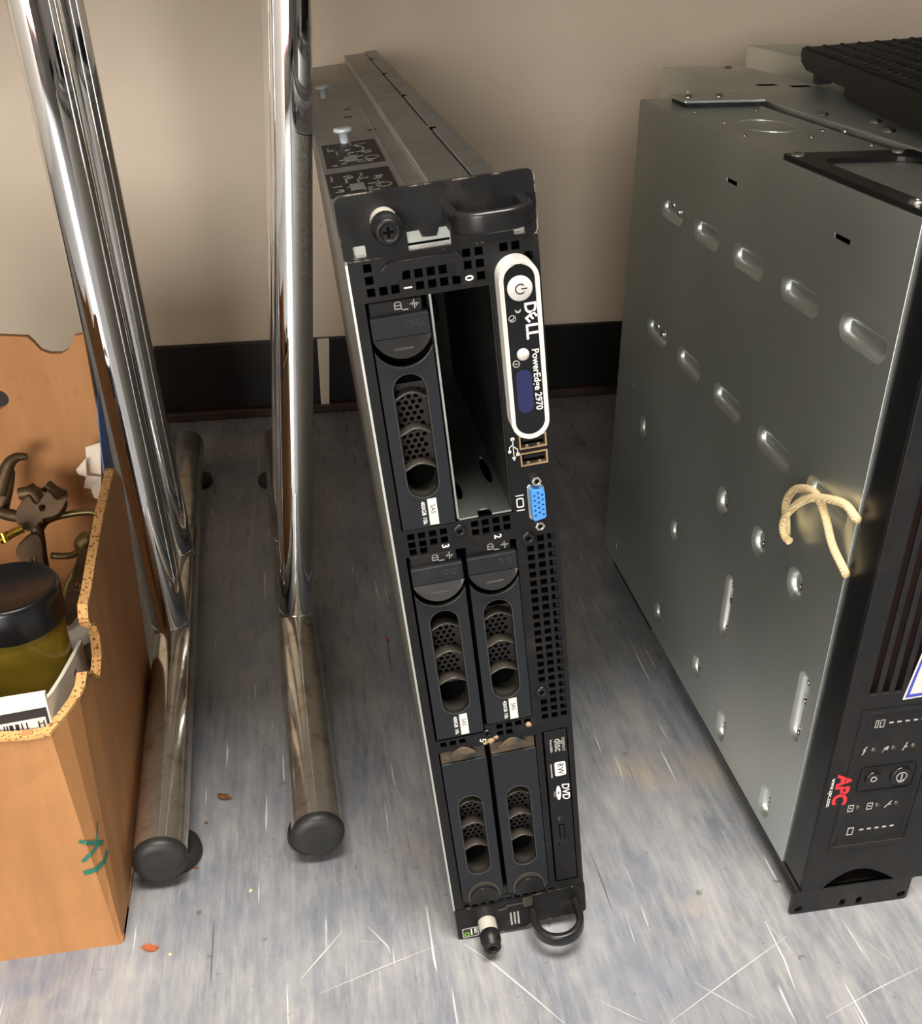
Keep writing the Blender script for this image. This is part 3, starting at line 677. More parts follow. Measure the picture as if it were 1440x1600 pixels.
# side sheet with pressed-in dimples; polygon in (y, z), normal -x
def stad_h(cy, cz, l, h, n=8):
    r = h / 2; a = l / 2 - r; out = []
    for k in range(n + 1): t_ = math.radians(-90 + 180 * k / n); out.append((cy + a + r * math.cos(t_), cz + r * math.sin(t_)))
    for k in range(n + 1): t_ = math.radians(90 + 180 * k / n); out.append((cy - a + r * math.cos(t_), cz + r * math.sin(t_)))
    return out
def stad_v(cy, cz, w_, h, n=8): return [(cy + (b - cz), cz + (a - cy)) for a, b in stad_h(cy, cz, h, w_, n)][::-1]
dims = []
for cy_ in (779.5, 706, 631, 555, 480): dims.append((stad_h, cy_, 388, 50, 17, 4.5))
for cy_ in (787, 711, 633.5, 556, 483): dims.append((stad_h, cy_, 285.5, 50, 17, 4.5))
for cy_, cz_ in ((618, 213), (555, 215.5), (499.5, 217)): dims.append((stad_v, cy_, cz_, 21, 23, 4.5))
for cy_, cz_ in ((797, 193), (700, 141), (715.5, 47), (622, 57)): dims.append((stad_v, cy_, cz_, 17, 20, 3.5))
for cy_, cz_ in ((586.5, 141), (466.5, 144)): dims.append((stad_v, cy_, cz_, 15, 54, 4.5))
for cy_, cz_ in ((565.5, 42.5), (484.5, 43)): dims.append((stad_v, cy_, cz_, 16, 27, 4.5))
slits = [rect(cy_ - 9, cy_ + 9, 429.6, 432.6) for cy_ in (673, 518.5)] + [circ(831, 219.2, 3, 3), circ(840, 42, 2.2, 10, 4.5)]
side = MB()
outer = [(UYC, 22), (878, 22), (878, 457), (872, 458), (UYC, 458)]
loops = [fn(cy_, cz_, a_, b_) for fn, cy_, cz_, a_, b_, dp in dims]
side.plate(outer, loops + slits, lambda a, b, d: L(UX + d, a, b), 0, 1.0)
for (fn, cy_, cz_, a_, b_, dp), lp in zip(dims, loops):
    n = len(lp); rings = [(0, 0), (1.0, 0.5), (dp * .55, 0.95), (dp * .9, 1.0), (dp, 1.06)]
    vs = []
    for d_, ins in rings:
        k_ = dp * ins * 0.95
        l2 = fn(cy_, cz_, a_ - 2 * k_, b_ - 2 * k_) if True else lp
        vs += [L(UX + d_, y_, z_) for y_, z_ in l2]
    fs = [(i * n + k, i * n + (k + 1) % n, (i + 1) * n + (k + 1) % n, (i + 1) * n + k) for i in range(len(rings) - 1) for k in range(n)]
    fs.append(tuple((len(rings) - 1) * n + k for k in range(n)))
    side.add(vs, fs, True)
so = side.build('side_panel', 'galvanised', ups)
MB().box(0, 2.6, UYC - UYF - 0.6, UYC - UYF + 0.4, 22, 458).build('sheet_edge', 'galvanised', ups, bevel=0.3)
# screws in the dimples
scr = [(y_, z_, 4.5) for y_, z_ in ((615, 213), (551.5, 215.5), (495.5, 217))] + [(696.5, 141, 3.5), (620, 55.5, 3.5)]
scr += [(585.5, z_, 4.5) for z_ in (160, 146, 121)] + [(465, z_, 4.5) for z_ in (164, 149, 123)] + [(563.5, 45, 4.5), (561, 37, 4.5), (482, 46, 4.5), (479, 37, 4.5)]
scr += [(787, 391, 4.5), (774, 388, 4.5), (795, 288, 4.5), (782, 285, 4.5)]
proto = MB().lathe([(3.1, 0), (3.1, 1.2), (2.3, 2.4), (1.2, 2.6), (1.0, 1.6)], (0, 0, 0), (-1, 0, 0), 14).build('screw', 'bright_screw', ups)
for i, (y_, z_, d_) in enumerate(scr):
    o = proto if i == 0 else proto.copy()
    if i: COL.objects.link(o)
    o.parent = ups; o.location = Vector(L(UX + d_ + .2, y_, z_)) * MM
ch = MB(); ch.box(1, 85, UYC - UYF, 878 - UYF, 22, 24); ch.box(83.6, 85, UYC - UYF, 878 - UYF, 22, 458); ch.box(1, 85, 876.5 - UYF, 878 - UYF, 22, 458)
ch.box(9, 85, UYC - UYF, UYC - UYF + 1, 22, 458)
ch.build('chassis', 'dark_steel', ups)
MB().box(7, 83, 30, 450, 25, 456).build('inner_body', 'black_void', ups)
tp = MB().box(0.2, 85, UYC - UYF, 878 - UYF, 456.5, 458).build('top_sheet', 'galvanised', ups, bevel=0.6)
ring_ = MB().plate(circ(343, 728, 22, 28, 30), [circ(343, 728, 18.5, 28, 26)], lambda a, b, d: L(a, b, d), 458.02, 458.4).build('pressed_ring', 'galvanised', ups)
for x_, y_ in ((316, 800), (368, 803), (310, 690), (318, 745), (352, 676), (372, 700), (376, 640)):
    MB().lathe([(1.8, 0), (1.7, .8), (.8, 1.2)], L(x_, y_, 458), (0, 0, 1), 10).build('rivet', 'bright_screw', ups)
pl = MB().box(315 - UX, 383 - UX, 820 - UYF, 860 - UYF, 461.5, 464).build('mounting_tab', 'galvanised', ups, bevel=0.8)
MB().box(318 - UX, 380 - UX, 824 - UYF, 858 - UYF, 458, 461.5).build('tab_foot', 'dark_steel', ups)
for x_ in (324, 350): MB().lathe([(3.4, 0), (3.2, 1.6), (1.5, 2.4)], L(x_, 838, 464), (0, 0, 1), 14).build('screw', 'bright_screw', ups)
# black mounting brackets, one above and one below
for sgn in (1, -1):
    def zz(a): return a if sgn > 0 else 480 - a
    pts = rrect(298.2, 384, 424, 606, 3); hole = rrect(311, 372, 440, 586, 14)
    m = MB().plate(pts, [hole], lambda a, b, d: L(a, b, zz(d)), 458.2, 461.2)
    br = m.build('mounting_bracket', 'bracket_black', ups, bevel=0.5)
    hs = [circ(300.2, zz(475.2), 3.0, 14), rrect(329.5, 333.6, min(zz(471.8), zz(478.4)) , max(zz(471.8), zz(478.4)), 1.8, 3), rrect(341.6, 345.8, min(zz(471.8), zz(478.4)), max(zz(471.8), zz(478.4)), 1.8, 3), circ(374.6, zz(474.6), 3.0, 14)]
    zs = sorted((zz(458.2), zz(480)))
    MB().front([(a - UX, b) for a, b in rrect(294.3, 379.6, zs[0], zs[1], 3)], [[(a - UX, b) for a, b in h] for h in hs], 0.5, 3.0).build('ear_flange', 'bracket_black', br)
    for x_, y_ in ((304, 597), (370, 598), (304.5, 467), (370, 467)):
        MB().lathe([(4.2, 0), (3.8, 1.4), (2.0, 1.9), (1.6, 1.0)], L(x_, y_, zz(461.2)), (0, 0, sgn), 16).build('bracket_screw', 'bright_screw', br)
MB().box(10, 75, 330, 450, 0, 21.8).build('rear_foot', 'rubber_dark', ups)
# front bezel
def bezel(parent, w_, detail=True):
    arch = [(16 + 53 * k / 16, 21.5 + 15.5 * math.sin(math.pi * (k / 16) ** 0.85)) for k in range(17)]
    out = [(1.6, 21.5)] + arch + [(w_, 21.5), (w_, 459), (1.6, 459)]
    hs = []
    if detail:
        hs = [rect(15.2 + 8 * k, 19.6 + 8 * k, 187, 412) for k in range(8)] + [rect(16.2, 66, 61, 173)]
    bz = MB().front(out, hs, 0, 2.4).build('bezel', 'ups_black', parent, bevel=0.6)
    sd = MB(); D = UYC - UYF - 0.4
    sd.box(1.6, 3.8, 2.4, D - .8, 21.5, 459); sd.box(w_ - 2.2, w_, 2.4, D, 21.5, 459); sd.box(1.6, w_, 2.4, D - .8, 457, 459); sd.box(1.6, 14, 2.4, D, 21.5, 23.5); sd.box(70, w_, 2.4, D, 21.5, 23.5)
    sd.build('bezel_side', 'ups_side_black', bz, bevel=0.5)
    MB().box(3, w_ - 3, 12, 13, 24, 456).build('bezel_lining', 'filter_red', bz)
    return bz
bz = bezel(ups, 85)
# control panel sunk into the bezel
fr_ = MB(); outl = rect(16.2, 66, 61, 173); inl = rect(19.4, 64.4, 63.5, 170)
n = 4; vs = [(a, -0.3, b) for a, b in rect(13.6, 68, 57.0, 176)] + [(a, 2.0, b) for a, b in inl]
fr_.add(vs, [(i, (i + 1) % n, n + (i + 1) % n, n + i) for i in range(n)]).build('panel_slope', 'ups_black', bz)
pn = MB().box(17, 66, 2.0, 4, 61.5, 172.5).build('indicator_panel', 'ups_black', bz)
for x_, z_ in ((28.6, 141.2), (41.8, 141), (55, 141), (28.2, 93), (41.4, 92.8), (54.6, 92.6)):
    MB().lathe([(1.7, 0), (1.5, .7), (.6, 1.1)], (x_, 2.0, z_), n=12).build('indicator_light', 'rib_plastic', bz)
p = MB()
for z_, x0 in ((162, 34.5), (72.2, 33.5)):
    for k in range(5): p.front(rrect(x0 + 5.3 * k, x0 + 5.3 * k + 3, z_ - .6, z_ + .6, .5, 2), [], 1.8, 2)
p.front(rect(25.2, 29.4, 68.6, 75.2), [rect(25.8, 28.8, 69.2, 74.6)], 1.8, 2); p.front(rect(25.6, 27.6, 159, 165), [rect(26.1, 27.1, 159.5, 164.5)], 1.8, 2); p.front(rect(28.6, 31.6, 159, 165), [rect(29.1, 31.1, 159.5, 164.5)], 1.8, 2)
for x_ in (23.4, 36.4): p.front(rect(x_ - 2, x_ + 2, 90, 95.6), [rect(x_ - 1.5, x_ + 1.5, 90.5, 95.1)], 1.8, 2); p.box(x_ - .8, x_ + .8, 1.8, 2, 92.4, 93.2)
p.front([(47, 90), (49, 92.6), (51, 95.4), (51.5, 95), (49.6, 92.4), (51.4, 92.4), (51.4, 91.8), (48.9, 91.8), (47.6, 89.7)], [], 1.8, 2)
p.front([(21.6, 138), (22.6, 141), (21.8, 141.4), (23.8, 144.6), (24.2, 144.3), (22.9, 141.8), (23.7, 141.4), (22.1, 137.8)], [], 1.8, 2)
p.front([(35, 138), (36, 141.5), (38.6, 143), (38.4, 139.8), (36.2, 140.4)], [(36.4, 141) and [(36.5, 140.9), (37.9, 140.4), (38, 142)]], 1.8, 2)
p.front([(48.4, 138), (50.4, 144.4), (51, 144.2), (49.6, 140.6), (51.2, 141.4), (51.4, 140.8), (49.4, 139.8), (49, 137.8)], [], 1.8, 2)
p.build('panel_icons', 'print_grey', bz)
bx = MB().front(rrect(24, 62, 106, 127, 2), [rrect(24.6, 61.4, 106.6, 126.4, 1.6)], 1.4, 2.0).build('button_frame', 'ups_side_black', bz)
for x_, z_, r in ((33.4, 117.3, 5.2), (52.4, 116.6, 7.2)):
    bt = MB().lathe([(r, 0), (r, .8), (r - .8, 1.4), (r - 1.6, 1.2)], (x_, 2.0, z_), n=24).build('push_button', 'ups_side_black', bz)
    q = ring(x_, z_, r * .30, r * .42, .6, .75) if r < 6 else MB().front(circ(x_, z_, r * .52), [circ(x_, z_, r * .44)], .6, .75)
    if r > 6: q.box(x_ - .4, x_ + .4, .55, .75, z_ - 2.4, z_ + 2.4); text('TEST', 2.2, 'print_white', bt, lambda a, b: (x_ + a, .5, z_ - 4 + b))
    q.build('button_mark', 'print_grey', bt)
text('APC', 13.2, 'label_red', bz, down(12.2, 112.6, -0.12), bold=0.55, shear=0.12, name='logo_lettering')
text('www.apc.com', 4.2, 'print_white', bz, down(5.6, 111, -0.12), bold=0.05)
tk = MB().front([(37.6, 181), (54, 182), (55, 226), (43, 222)], [], -0.3, -0.05).build('corner_label', 'sticker_white', bz)
MB().front([(38.9, 182.3), (53, 183.2), (54, 224.4), (43.9, 221)], [[(41.2, 184.6), (51.5, 185.2), (52.2, 221.6), (45.2, 219)]], -0.4, -0.28).build('label_border', 'label_blue', tk)
MB().box(47.6, 48.6, -0.4, -0.3, 194, 206).build('label_print', 'print_dark', tk)

def plain_unit(x, yf, yb, zt, w_, label):
    o = empty('power_supply_unit', (x, yf, 0), label, 'power supply')
    MB().box(0, w_, 27, yb - yf, 22, zt).build('chassis', 'galvanised', o, bevel=1.0)
    b = MB().box(0, w_, 0, 26.8, 21.5, zt).build('bezel', 'ups_black', o, bevel=1.5)
    for k in range(8): MB().box(15 + 8 * k, 19.5 + 8 * k, -0.1, 1, 187, 412).build('vent_slot', 'black_void', b)
    e = MB().front(rrect(-1, w_ - 4, 0, 24, 3), [circ(4, 5, 2.2, 12), circ(w_ - 9, 5, 2.2, 12)], 1, 3.5).build('ear_flange', 'bracket_black', o)
    MB().box(1, w_, 3, 185, 18.6, 21.6).build('mounting_bracket', 'bracket_black', o)
    MB().box(10, w_ - 10, yb - yf - 150, yb - yf - 30, 0, 22).build('rear_foot', 'rubber_dark', o)
    return o
u2 = plain_unit(387.5, 438, 1084, 461.5, 86, 'long silver power supply standing between two others, under the black grille')
def on2(x, y, z): return (x - 387.5, y - 438, z)
for px_, py_, r in ((1137, 106, 4), (1368, 190, 4.4), (1283, 178, 5), (1388, 204, 5), (1320, 205, 2)):
    q = at_z(px_, py_, 462); MB().lathe([(r, 0), (r * .9, 1.6), (r * .4, 2.4)], on2(q.x, q.y, 461.5), (0, 0, 1), 14).build('screw', 'bright_screw', u2)
for px_, py_ in ((1197, 132), (1250, 134)):
    q = at_z(px_, py_, 462); MB().box(q.x - 387.5 - 9, q.x - 387.5 + 9, q.y - 438 - 5, q.y - 438 + 5, 461.3, 461.7).build('slit', 'black_void', u2)
for y_ in (905, 935, 985, 1010):                                        # scuffed pressings on the flank behind the first unit
    MB().plate(stad_v(y_ - 438, 440, 13, 24), [stad_v(y_ - 438, 439, 9, 19)], lambda a, b, d: (d, a, b), -0.5, 0).build('pressing', 'galvanised', u2)
plain_unit(497, 452, 1128, 477, 86, 'slightly taller silver power supply at the right edge, mostly hidden by the black grille')

# black slotted grille lying on the second unit
g = empty('vent_grille', (467, 941, 462), 'black plastic slotted grille lying on top of the silver power supplies', 'grille')
a_ = Vector((-0.2, -0.98, -0.005)).normalized(); n_ = Vector((-0.083, 0.012, 1)); n_ = (n_ - a_ * n_.dot(a_)).normalized(); b__ = n_.cross(a_) * -1
if b__.x < 0: b__ = -b__
O = Vector((0, 0, 28.5))
def G(a, b, d): return tuple(O + a_ * a + b__ * b + n_ * d)
LA, LB = 390, 210
hs = []
for i in range(24):
    for j in range(13):
        a0 = 12 + i * 15.5; b0 = 10 + j * 15.2 + (0 if i % 2 else 0)
        hs.append(rrect(a0, a0 + 9.5, b0, b0 + 11, 1.5, 1))
lt = MB().lattice(rect(0, LA, 0, LB), hs, -3, 0)
lt.v = [G(x, z, y) for x, y, z in lt.v]; lt.build('slotted_face', 'grille_black', g)
for j in range(14):
    b0 = 2.5 + j * 15.2
    MB().sweep([((G(2, b0 + 1.4, .0)), tuple(b__), tuple(n_)), (G(LA - 2, b0 + 1.4, 0), tuple(b__), tuple(n_))], [(-2.0, -.5), (2.0, -.5), (1.4, .8), (0, 1.3), (-1.4, .8)]).build('rib', 'grille_black', g)
fl_ = MB().plate([(0, -3), (14, 0), (LA, 0), (LA, -24), (150, -24), (150, -17), (22, -17), (4, -12)], [], lambda a, b, d: G(a, d, b), -1, 3)
fl_.build('rim', 'grille_black', g, bevel=0.8)
MB().plate([(0, -3), (LB, -3), (LB, -14), (0, -12)], [], lambda a, b, d: G(d, a, b), -1, 3).build('rim', 'grille_black', g, bevel=0.8)
for a0, b0, w2 in ((22, 6, 16), (110, 8, 14), (250, 8, 18)):
    MB().plate(rect(a0, a0 + w2, b0, b0 + 12), [], lambda a, b, d: G(a, b, d), -27.5, -2.5).build('clip', 'grille_black', g)

# cord tied through the bezel of the first unit
def spline(pts, n=10):
    pts = [Vector(p) for p in pts]; out = []
    for i in range(len(pts) - 1):
        p0, p1, p2, p3 = pts[max(i - 1, 0)], pts[i], pts[i + 1], pts[min(i + 2, len(pts) - 1)]
        for k in range(n):
            t_ = k / n; out.append(0.5 * ((2 * p1) + (p2 - p0) * t_ + (2 * p0 - 5 * p1 + 4 * p2 - p3) * t_ ** 2 + (3 * p1 - p0 - 3 * p2 + p3) * t_ ** 3))
    out.append(pts[-1]); return out
rp = [(298.5, 450, 292), (294.5, 447, 296), (292, 458, 299), (288, 483, 289), (287, 502, 271), (288, 510, 256), (289, 507, 249), (290, 502, 248)]
rp2 = [(298.5, 450, 256), (295, 447, 261), (292, 459, 271), (291, 472, 285), (291.5, 488, 290), (292, 509, 281), (292.5, 519, 266), (292, 513, 254), (290.5, 508, 249)]
rope = MB().tube(spline(rp), 2.5, 12); rope.tube(spline(rp2), 2.5, 12)
tag(rope.build('cord', 'rope_cotton'), 'looped cream braided cord hanging from the edge of the power supply', 'cord')

# ------------------------------------------------------------------ cardboard box
bx = empty('cardboard_box', (-240, 610, 0), 'torn brown cardboard box full of brass hardware', 'box')
def B(x, y, z): return (x + 240, y - 610, z)
def wall(outline, holes, fn, name='side_wall'): return MB().plate(outline, holes, fn, 0, 5).build(name, 'cardboard', bx)
rim = [(742, 0), (724, 214), (700, 235), (666, 233), (640, 231), (612, 226), (590, 222), (566, 217), (550, 216), (545, 209), (549, 202), (559, 196), (563, 184), (557, 171), (543, 166), (536, 171), (528, 181), (517, 189), (508, 187), (500, 184)]
def wx(a, b): return -146 + (2.5 if a > 505 else 0.5 * max(0, a - 500)) * min(1, b / 120) - max(0, a - 500) * 0.030 * max(0, 1 - b / 130)
wall([(500, 0)] + rim, [], lambda a, b, d: B(wx(a, b) - d, a, b))
# crumpled corner and front wall in one folded sheet
z1 = 182
def corner_x(z): k = z / z1; return -149 - 9 * k
def corner_y(z): k = z / z1; return 478 + 22 * k
fm = MB(); zs = [0, 30, 60, 95, 130, 160, z1]; xs = [-420, -330, -260, -200]
vs = []; cols = len(xs) + 4
for z in zs:
    wob = 1.2 * math.sin(z / 23)
    row = [(x, 472.5 + 0.8 * math.sin(x / 31 + z / 40), z + (1.5 * math.sin(x / 19) if z == z1 else 0)) for x in xs] + [(corner_x(z), 472.8 + wob * .4, z), ((corner_x(z) - 146) / 2 + 1.0, (472.5 + corner_y(z)) / 2 - 1.2, z + (1 if z == z1 else 0)), (-146, corner_y(z), z + (2 if z == z1 else 0)), (-146, 501, z + (2 if z == z1 else 0))]
    vs += [B(*p) for p in row]
nrow = len(zs) * cols
back = []
for i, p in enumerate(vs):
    c_ = i % cols; off = (0, 5, 0) if c_ < 5 else ((-4, 4, 0) if c_ == 5 else (-5, 0, 0))
    back.append((p[0] + off[0], p[1] + off[1], p[2]))
fs = []
for r in range(len(zs) - 1):
    for c_ in range(cols - 1):
        a = r * cols + c_; fs += [(a, a + 1, a + cols + 1, a + cols), (nrow + a, nrow + a + cols, nrow + a + cols + 1, nrow + a + 1)]
tr = (len(zs) - 1) * cols
for c_ in range(cols - 1): fs += [(tr + c_, tr + c_ + 1, nrow + tr + c_ + 1, nrow + tr + c_), (c_, nrow + c_, nrow + c_ + 1, c_ + 1)]
vs_sheet, fs_sheet = vs + back, fs
fm.add(vs + back, fs).build('front_wall', 'cardboard', bx)
BY = 742
def by(px_, py_): q = at_y(px_, py_, BY); return (q.x, q.z)
notch = [by(*p) for p in ((132, 519), (118, 521), (114, 531), (109, 542), (98, 549), (80, 549), (66, 544), (55, 532), (45, 523), (0, 521))]
wall([(-155, 0), (-155, 200), (-155, notch[0][1] - 40)] + notch + [(-420, notch[-1][1] + 2), (-420, 0)], [[(lambda q: (q[0] + dx, q[1] + dz))(by(-6, 620)) for dx, dz in circ(0, 0, 10, 16, 8)]], lambda a, b, d: B(a, BY - 5 + d, b), 'back_wall')
MB().box(-180, 94, -136, 131, 0.5, 5).build('bottom', 'cardboard', bx)
MB().box(-180, -175, -136, 131, 0, 240).build('side_wall', 'cardboard', bx)
# raw fluted edges
def raw_edge(pts, wd, name='cut_edge'):
    m_ = MB(); P = [Vector(B(*p)) for p in pts]; vs = []; 
    for p in P: vs += [tuple(p), tuple(p + Vector(wd))]
    n = len(P); top = [(x, y, z + 0.9) for x, y, z in vs]; bot = [(x, y, z - 1.5) for x, y, z in vs]
    allv = top + bot; N = len(vs); fs = []
    for i in range(n - 1):
        a = 2 * i; fs += [(a, a + 1, a + 3, a + 2), (N + a, N + a + 2, N + a + 3, N + a + 1), (a, a + 2, N + a + 2, N + a), (a + 1, N + a + 1, N + a + 3, a + 3)]
    fs += [(0, N, N + 1, 1), (2 * n - 2, 2 * n - 1, N + 2 * n - 1, N + 2 * n - 2)]
    return m_.add(allv, fs).build(name, 'cut_cardboard', bx)
raw_edge([(wx(a, b) + 0.4, a, b) for a, b in rim[1:]], (-6, 0, 0))
raw_edge([(x, 472.2 + 0.8 * math.sin(x / 31 + z1 / 40), z1 + 1.5 * math.sin(x / 19)) for x in (-420, -380, -330, -300, -270, -240, -220, -200, -185, -170)] + [(-158, 472.4, 182)], (0, 6, 0))
raw_edge([(-158, 472.4, 182), (-150.5, 486, 184), (-146, 500, 184)], (-4.5, 3.5, 0))
# green pen mark round the corner
from mathutils.bvhtree import BVHTree
sheet = BVHTree.FromPolygons([Vector(v) for v in vs_sheet], [f for f in fs_sheet])
gm = MB()
def mark(pts, w_):
    q = []
    for i in range(len(pts) - 1):
        for k in range(6): q.append((pts[i][0] + (pts[i + 1][0] - pts[i][0]) * k / 6, pts[i][1] + (pts[i + 1][1] - pts[i][1]) * k / 6))
    q.append(pts[-1]); hit = []
    for a, b in q:
        o_ = Vector(B(0, 0, HCAM * 1000)); loc, nrm, _, _ = sheet.ray_cast(o_, _ray(a, b).normalized())
        if loc: hit.append((loc, nrm if nrm.y < 0 or nrm.x > 0 else -nrm))
    vs, n = [], len(hit)
    for i, (p_, nr) in enumerate(hit):
        d = (hit[min(i + 1, n - 1)][0] - hit[max(i - 1, 0)][0]).normalized(); sd = d.cross(nr).normalized() * w_ / 2
        vs += [tuple(p_ + sd + nr * .35), tuple(p_ - sd + nr * .35)]
    gm.add(vs, [(2 * i, 2 * i + 1, 2 * i + 3, 2 * i + 2) for i in range(n - 1)])
mark([(152, 1283), (151, 1300), (150, 1316)], 1.4); mark([(123, 1314), (140, 1317), (161, 1316)], 2.8); mark([(153, 1320), (142, 1333), (129, 1346)], 2.6)
mark([(167, 1328), (163, 1345), (150, 1358), (131, 1364)], 4.0)
gm.build('pen_mark', 'green_marker', bx)
# blue printed liner and flap near the back corner
MB().plate([(690, 150), (736, 150), (736, 282), (722, 280), (706, 250), (698, 225)], [], lambda a, b, d: B(-150.5 - d, a, b), 0, .8).build('printed_liner', 'blue_print', bx)

# contents of the box
j = empty('jar', (-191, 560, 5), 'olive glass jar with a black screw lid inside the cardboard box', 'jar')
MB().lathe([(26, 0), (29, 4), (29, 190), (28, 200), (27, 204)], (0, 0, 0), (0, 0, 1), 40).build('glass_body', 'olive_glass', j)
ld = MB().lathe([(30.6, 199), (31, 200.5), (31, 220), (30, 222.6), (28, 223.4), (26.8, 222), (3, 222)], (0, 0, 0), (0, 0, 1), 48).build('lid', 'lid_black', j)
ct = empty('product_carton', (-210, 484, 5), 'white open carton with a barcode label just inside the box front', 'carton')
def K(x, y, z): return (x + 210, y - 484, z - 5)
MB().plate([(-300, 5), (-158, 5), (-158, 205), (-300, 194)], [], lambda a, b, d: K(a, 480 + d, b), 0, 3).build('front_panel', 'carton_white', ct)
MB().plate([(481, 5), (572, 5), (576, 172), (550, 178), (520, 186), (495, 194), (481, 200)], [], lambda a, b, d: K(-162 + d + 1.5, a, b), 0, 2.4).build('side_panel', 'carton_white', ct)
MB().plate([(-300, 100), (-159, 100), (-159, 195.5), (-300, 180.5)], [], lambda a, b, d: K(a, 479.6 + d, b), 0, .5).build('black_print', 'print_dark', ct)
lb = MB().plate([(-300, 120), (-160.5, 120), (-160.5, 189), (-300, 174.5)], [], lambda a, b, d: K(a, 479.3 + d, b), 0, .4).build('barcode_label', 'sticker_white', ct)
bars = MB(); rnd = random.Random(11); x_ = -280
while x_ < -171:
    wd = rnd.choice((.7, .7, 1.3, 2.0, 2.8)); zt = 189 + (x_ + 160.5) * 14.5 / 139 - 1.5
    bars.plate([(x_, 120), (x_ + wd, 120), (x_ + wd, zt), (x_, zt)], [], lambda a, b, d: K(a, 479.0 + d, b), 0, .3); x_ += wd + rnd.choice((.9, 1.3, 2.0))
bars.build('barcode', 'print_dark', lb)
text('H', 6, 'print_dark', lb, lambda a, b: K(-163.2 + a, 478.9, 184.5 + b + a * .1), bold=.1)
text('oz', 6, 'print_dark', ct, lambda a, b: K(-157.9, 545 + a, 170 + b), bold=.1)
cn = empty('printed_tin', (-171, 604, 5), 'small white tin with a landscape print and gold rim beside the jar', 'tin')
MB().lathe([(14, 0), (14.5, 2), (14.5, 150), (13.5, 158), (12, 158.6), (11.6, 156)], (0, 0, 0), (0, 0, 1), 32).build('body', 'carton_white', cn)
MB().lathe([(14.6, 128), (14.7, 129), (14.7, 150), (14.6, 151)], (0, 0, 0), (0, 0, 1), 32).build('landscape_band', 'landscape_print', cn)
MB().lathe([(14.9, 95), (15.4, 97), (15.4, 103), (14.9, 105)], (0, 0, 0), (0, 0, 1), 32).build('gold_rim', 'gold_band', cn)
# brass fittings heaped behind the jar
def scrap(name, label, paths, material, r, extra=None):
    m_ = MB()
    for p_ in paths: m_.tube(spline(p_, 8), r, 10)
    if extra: extra(m_)
    zmin = min(v[2] for v in m_.v); 
    o = m_.build(name, material); tag(o, label, 'fitting', 'brass fittings heaped in the cardboard box'); return o
filler = MB().plate([(-395, 520), (-155, 520), (-155, 735), (-395, 735)], [], lambda a, b, d: (a, b, 5.2 + d), 0, 1)
wb = MB()
wb.box(-400, -156, 600, 734, 5, 120)
tag(wb.build('inner_carton', 'cardboard', bevel=2), 'low inner carton lying under the brass fittings', 'carton')
def P3(px_, py_, Y): q = at_y(px_, py_, Y); return (q.x, q.y, q.z)
scrap('ring_handle', 'open brass ring handle lying against the back of the box', [[P3(60, 835, 690), P3(72, 815, 692), P3(100, 805, 694), P3(140, 800, 694), P3(158, 806, 692)], [P3(80, 868, 676), P3(110, 868, 676), P3(135, 855, 678), P3(155, 842, 680)]], 'antique_brass', 2.6)
scrap('drawer_pull', 'brass drawer pull with a round knob end beside the box rim', [[P3(142, 862, 640), P3(125, 885, 636), P3(108, 915, 630), P3(100, 945, 622)], [P3(148, 870, 640), P3(134, 905, 634), P3(118, 935, 626), P3(108, 950, 620)]], 'antique_brass', 3.4, lambda m_: m_.lathe([(1, -9), (7, -6), (9, 0), (7, 6), (1, 9)], P3(136, 850, 650), (0.3, -.5, 1), 16))
scrap('wall_hook', 'tall curved brass hook standing in the box behind the jar', [[P3(0, 770, 700), P3(8, 740, 702), P3(16, 722, 704), P3(28, 714, 706), P3(42, 714, 706)], [P3(2, 790, 700), P3(12, 760, 702), P3(18, 735, 704)]], 'rusty_brass', lambda k: 6.0 - 3.6 * k)
scrap('scroll_bracket', 'rusty scroll bracket with leaf ends heaped behind the jar', [[P3(0, 800, 690), P3(25, 806, 688), P3(50, 800, 688), P3(62, 785, 690), P3(50, 770, 692), P3(30, 772, 692)], [P3(45, 800, 686), P3(58, 830, 680), P3(64, 870, 670), P3(70, 905, 660)], [P3(60, 800, 690), P3(80, 805, 690), P3(95, 790, 692), P3(90, 775, 694)], [P3(45, 762, 700), P3(55, 770, 698), P3(66, 772, 698)], [P3(72, 758, 704), P3(85, 768, 702), P3(100, 775, 700)]], 'rusty_brass', 4.6)
scrap('brass_catch', 'small bright brass catch lying behind the jar', [[P3(0, 845, 640), P3(12, 838, 642), P3(22, 832, 644), P3(36, 826, 646)], [P3(4, 832, 642), P3(10, 846, 640)]], 'gold_band', 3.0)
def leaf_plate(label, pts, Y, th):
    ring_pts = [Vector((a, b, 0)) for a, b in pts]; sm = []
    for i in range(len(pts)):
        p0, p1, p2, p3 = (ring_pts[(i + k) % len(pts)] for k in (-1, 0, 1, 2))
        for t_ in (0, .33, .66): sm.append(0.5 * ((2 * p1) + (p2 - p0) * t_ + (2 * p0 - 5 * p1 + 4 * p2 - p3) * t_ ** 2 + (3 * p1 - p0 - 3 * p2 + p3) * t_ ** 3))
    q = [P3(p.x, p.y, Y) for p in sm]; c0 = sum((Vector(p) for p in q), Vector()) / len(q)
    m_ = MB().plate([(p_[0], p_[2]) for p_ in q], [circ(c0.x, c0.z, 2.2, 8)], lambda a, b, d: (a, Y + d + (b - c0.z) * 0.6, b), 0, th)
    tag(m_.build('back_plate', 'rusty_brass', bevel=0.8), label, 'fitting', 'brass fittings heaped in the cardboard box')
leaf_plate('pointed brass back plate lying flat under the scroll bracket', [(24, 806), (40, 780), (56, 790), (72, 774), (88, 784), (104, 780), (92, 800), (70, 806), (48, 822)], 660, 4)
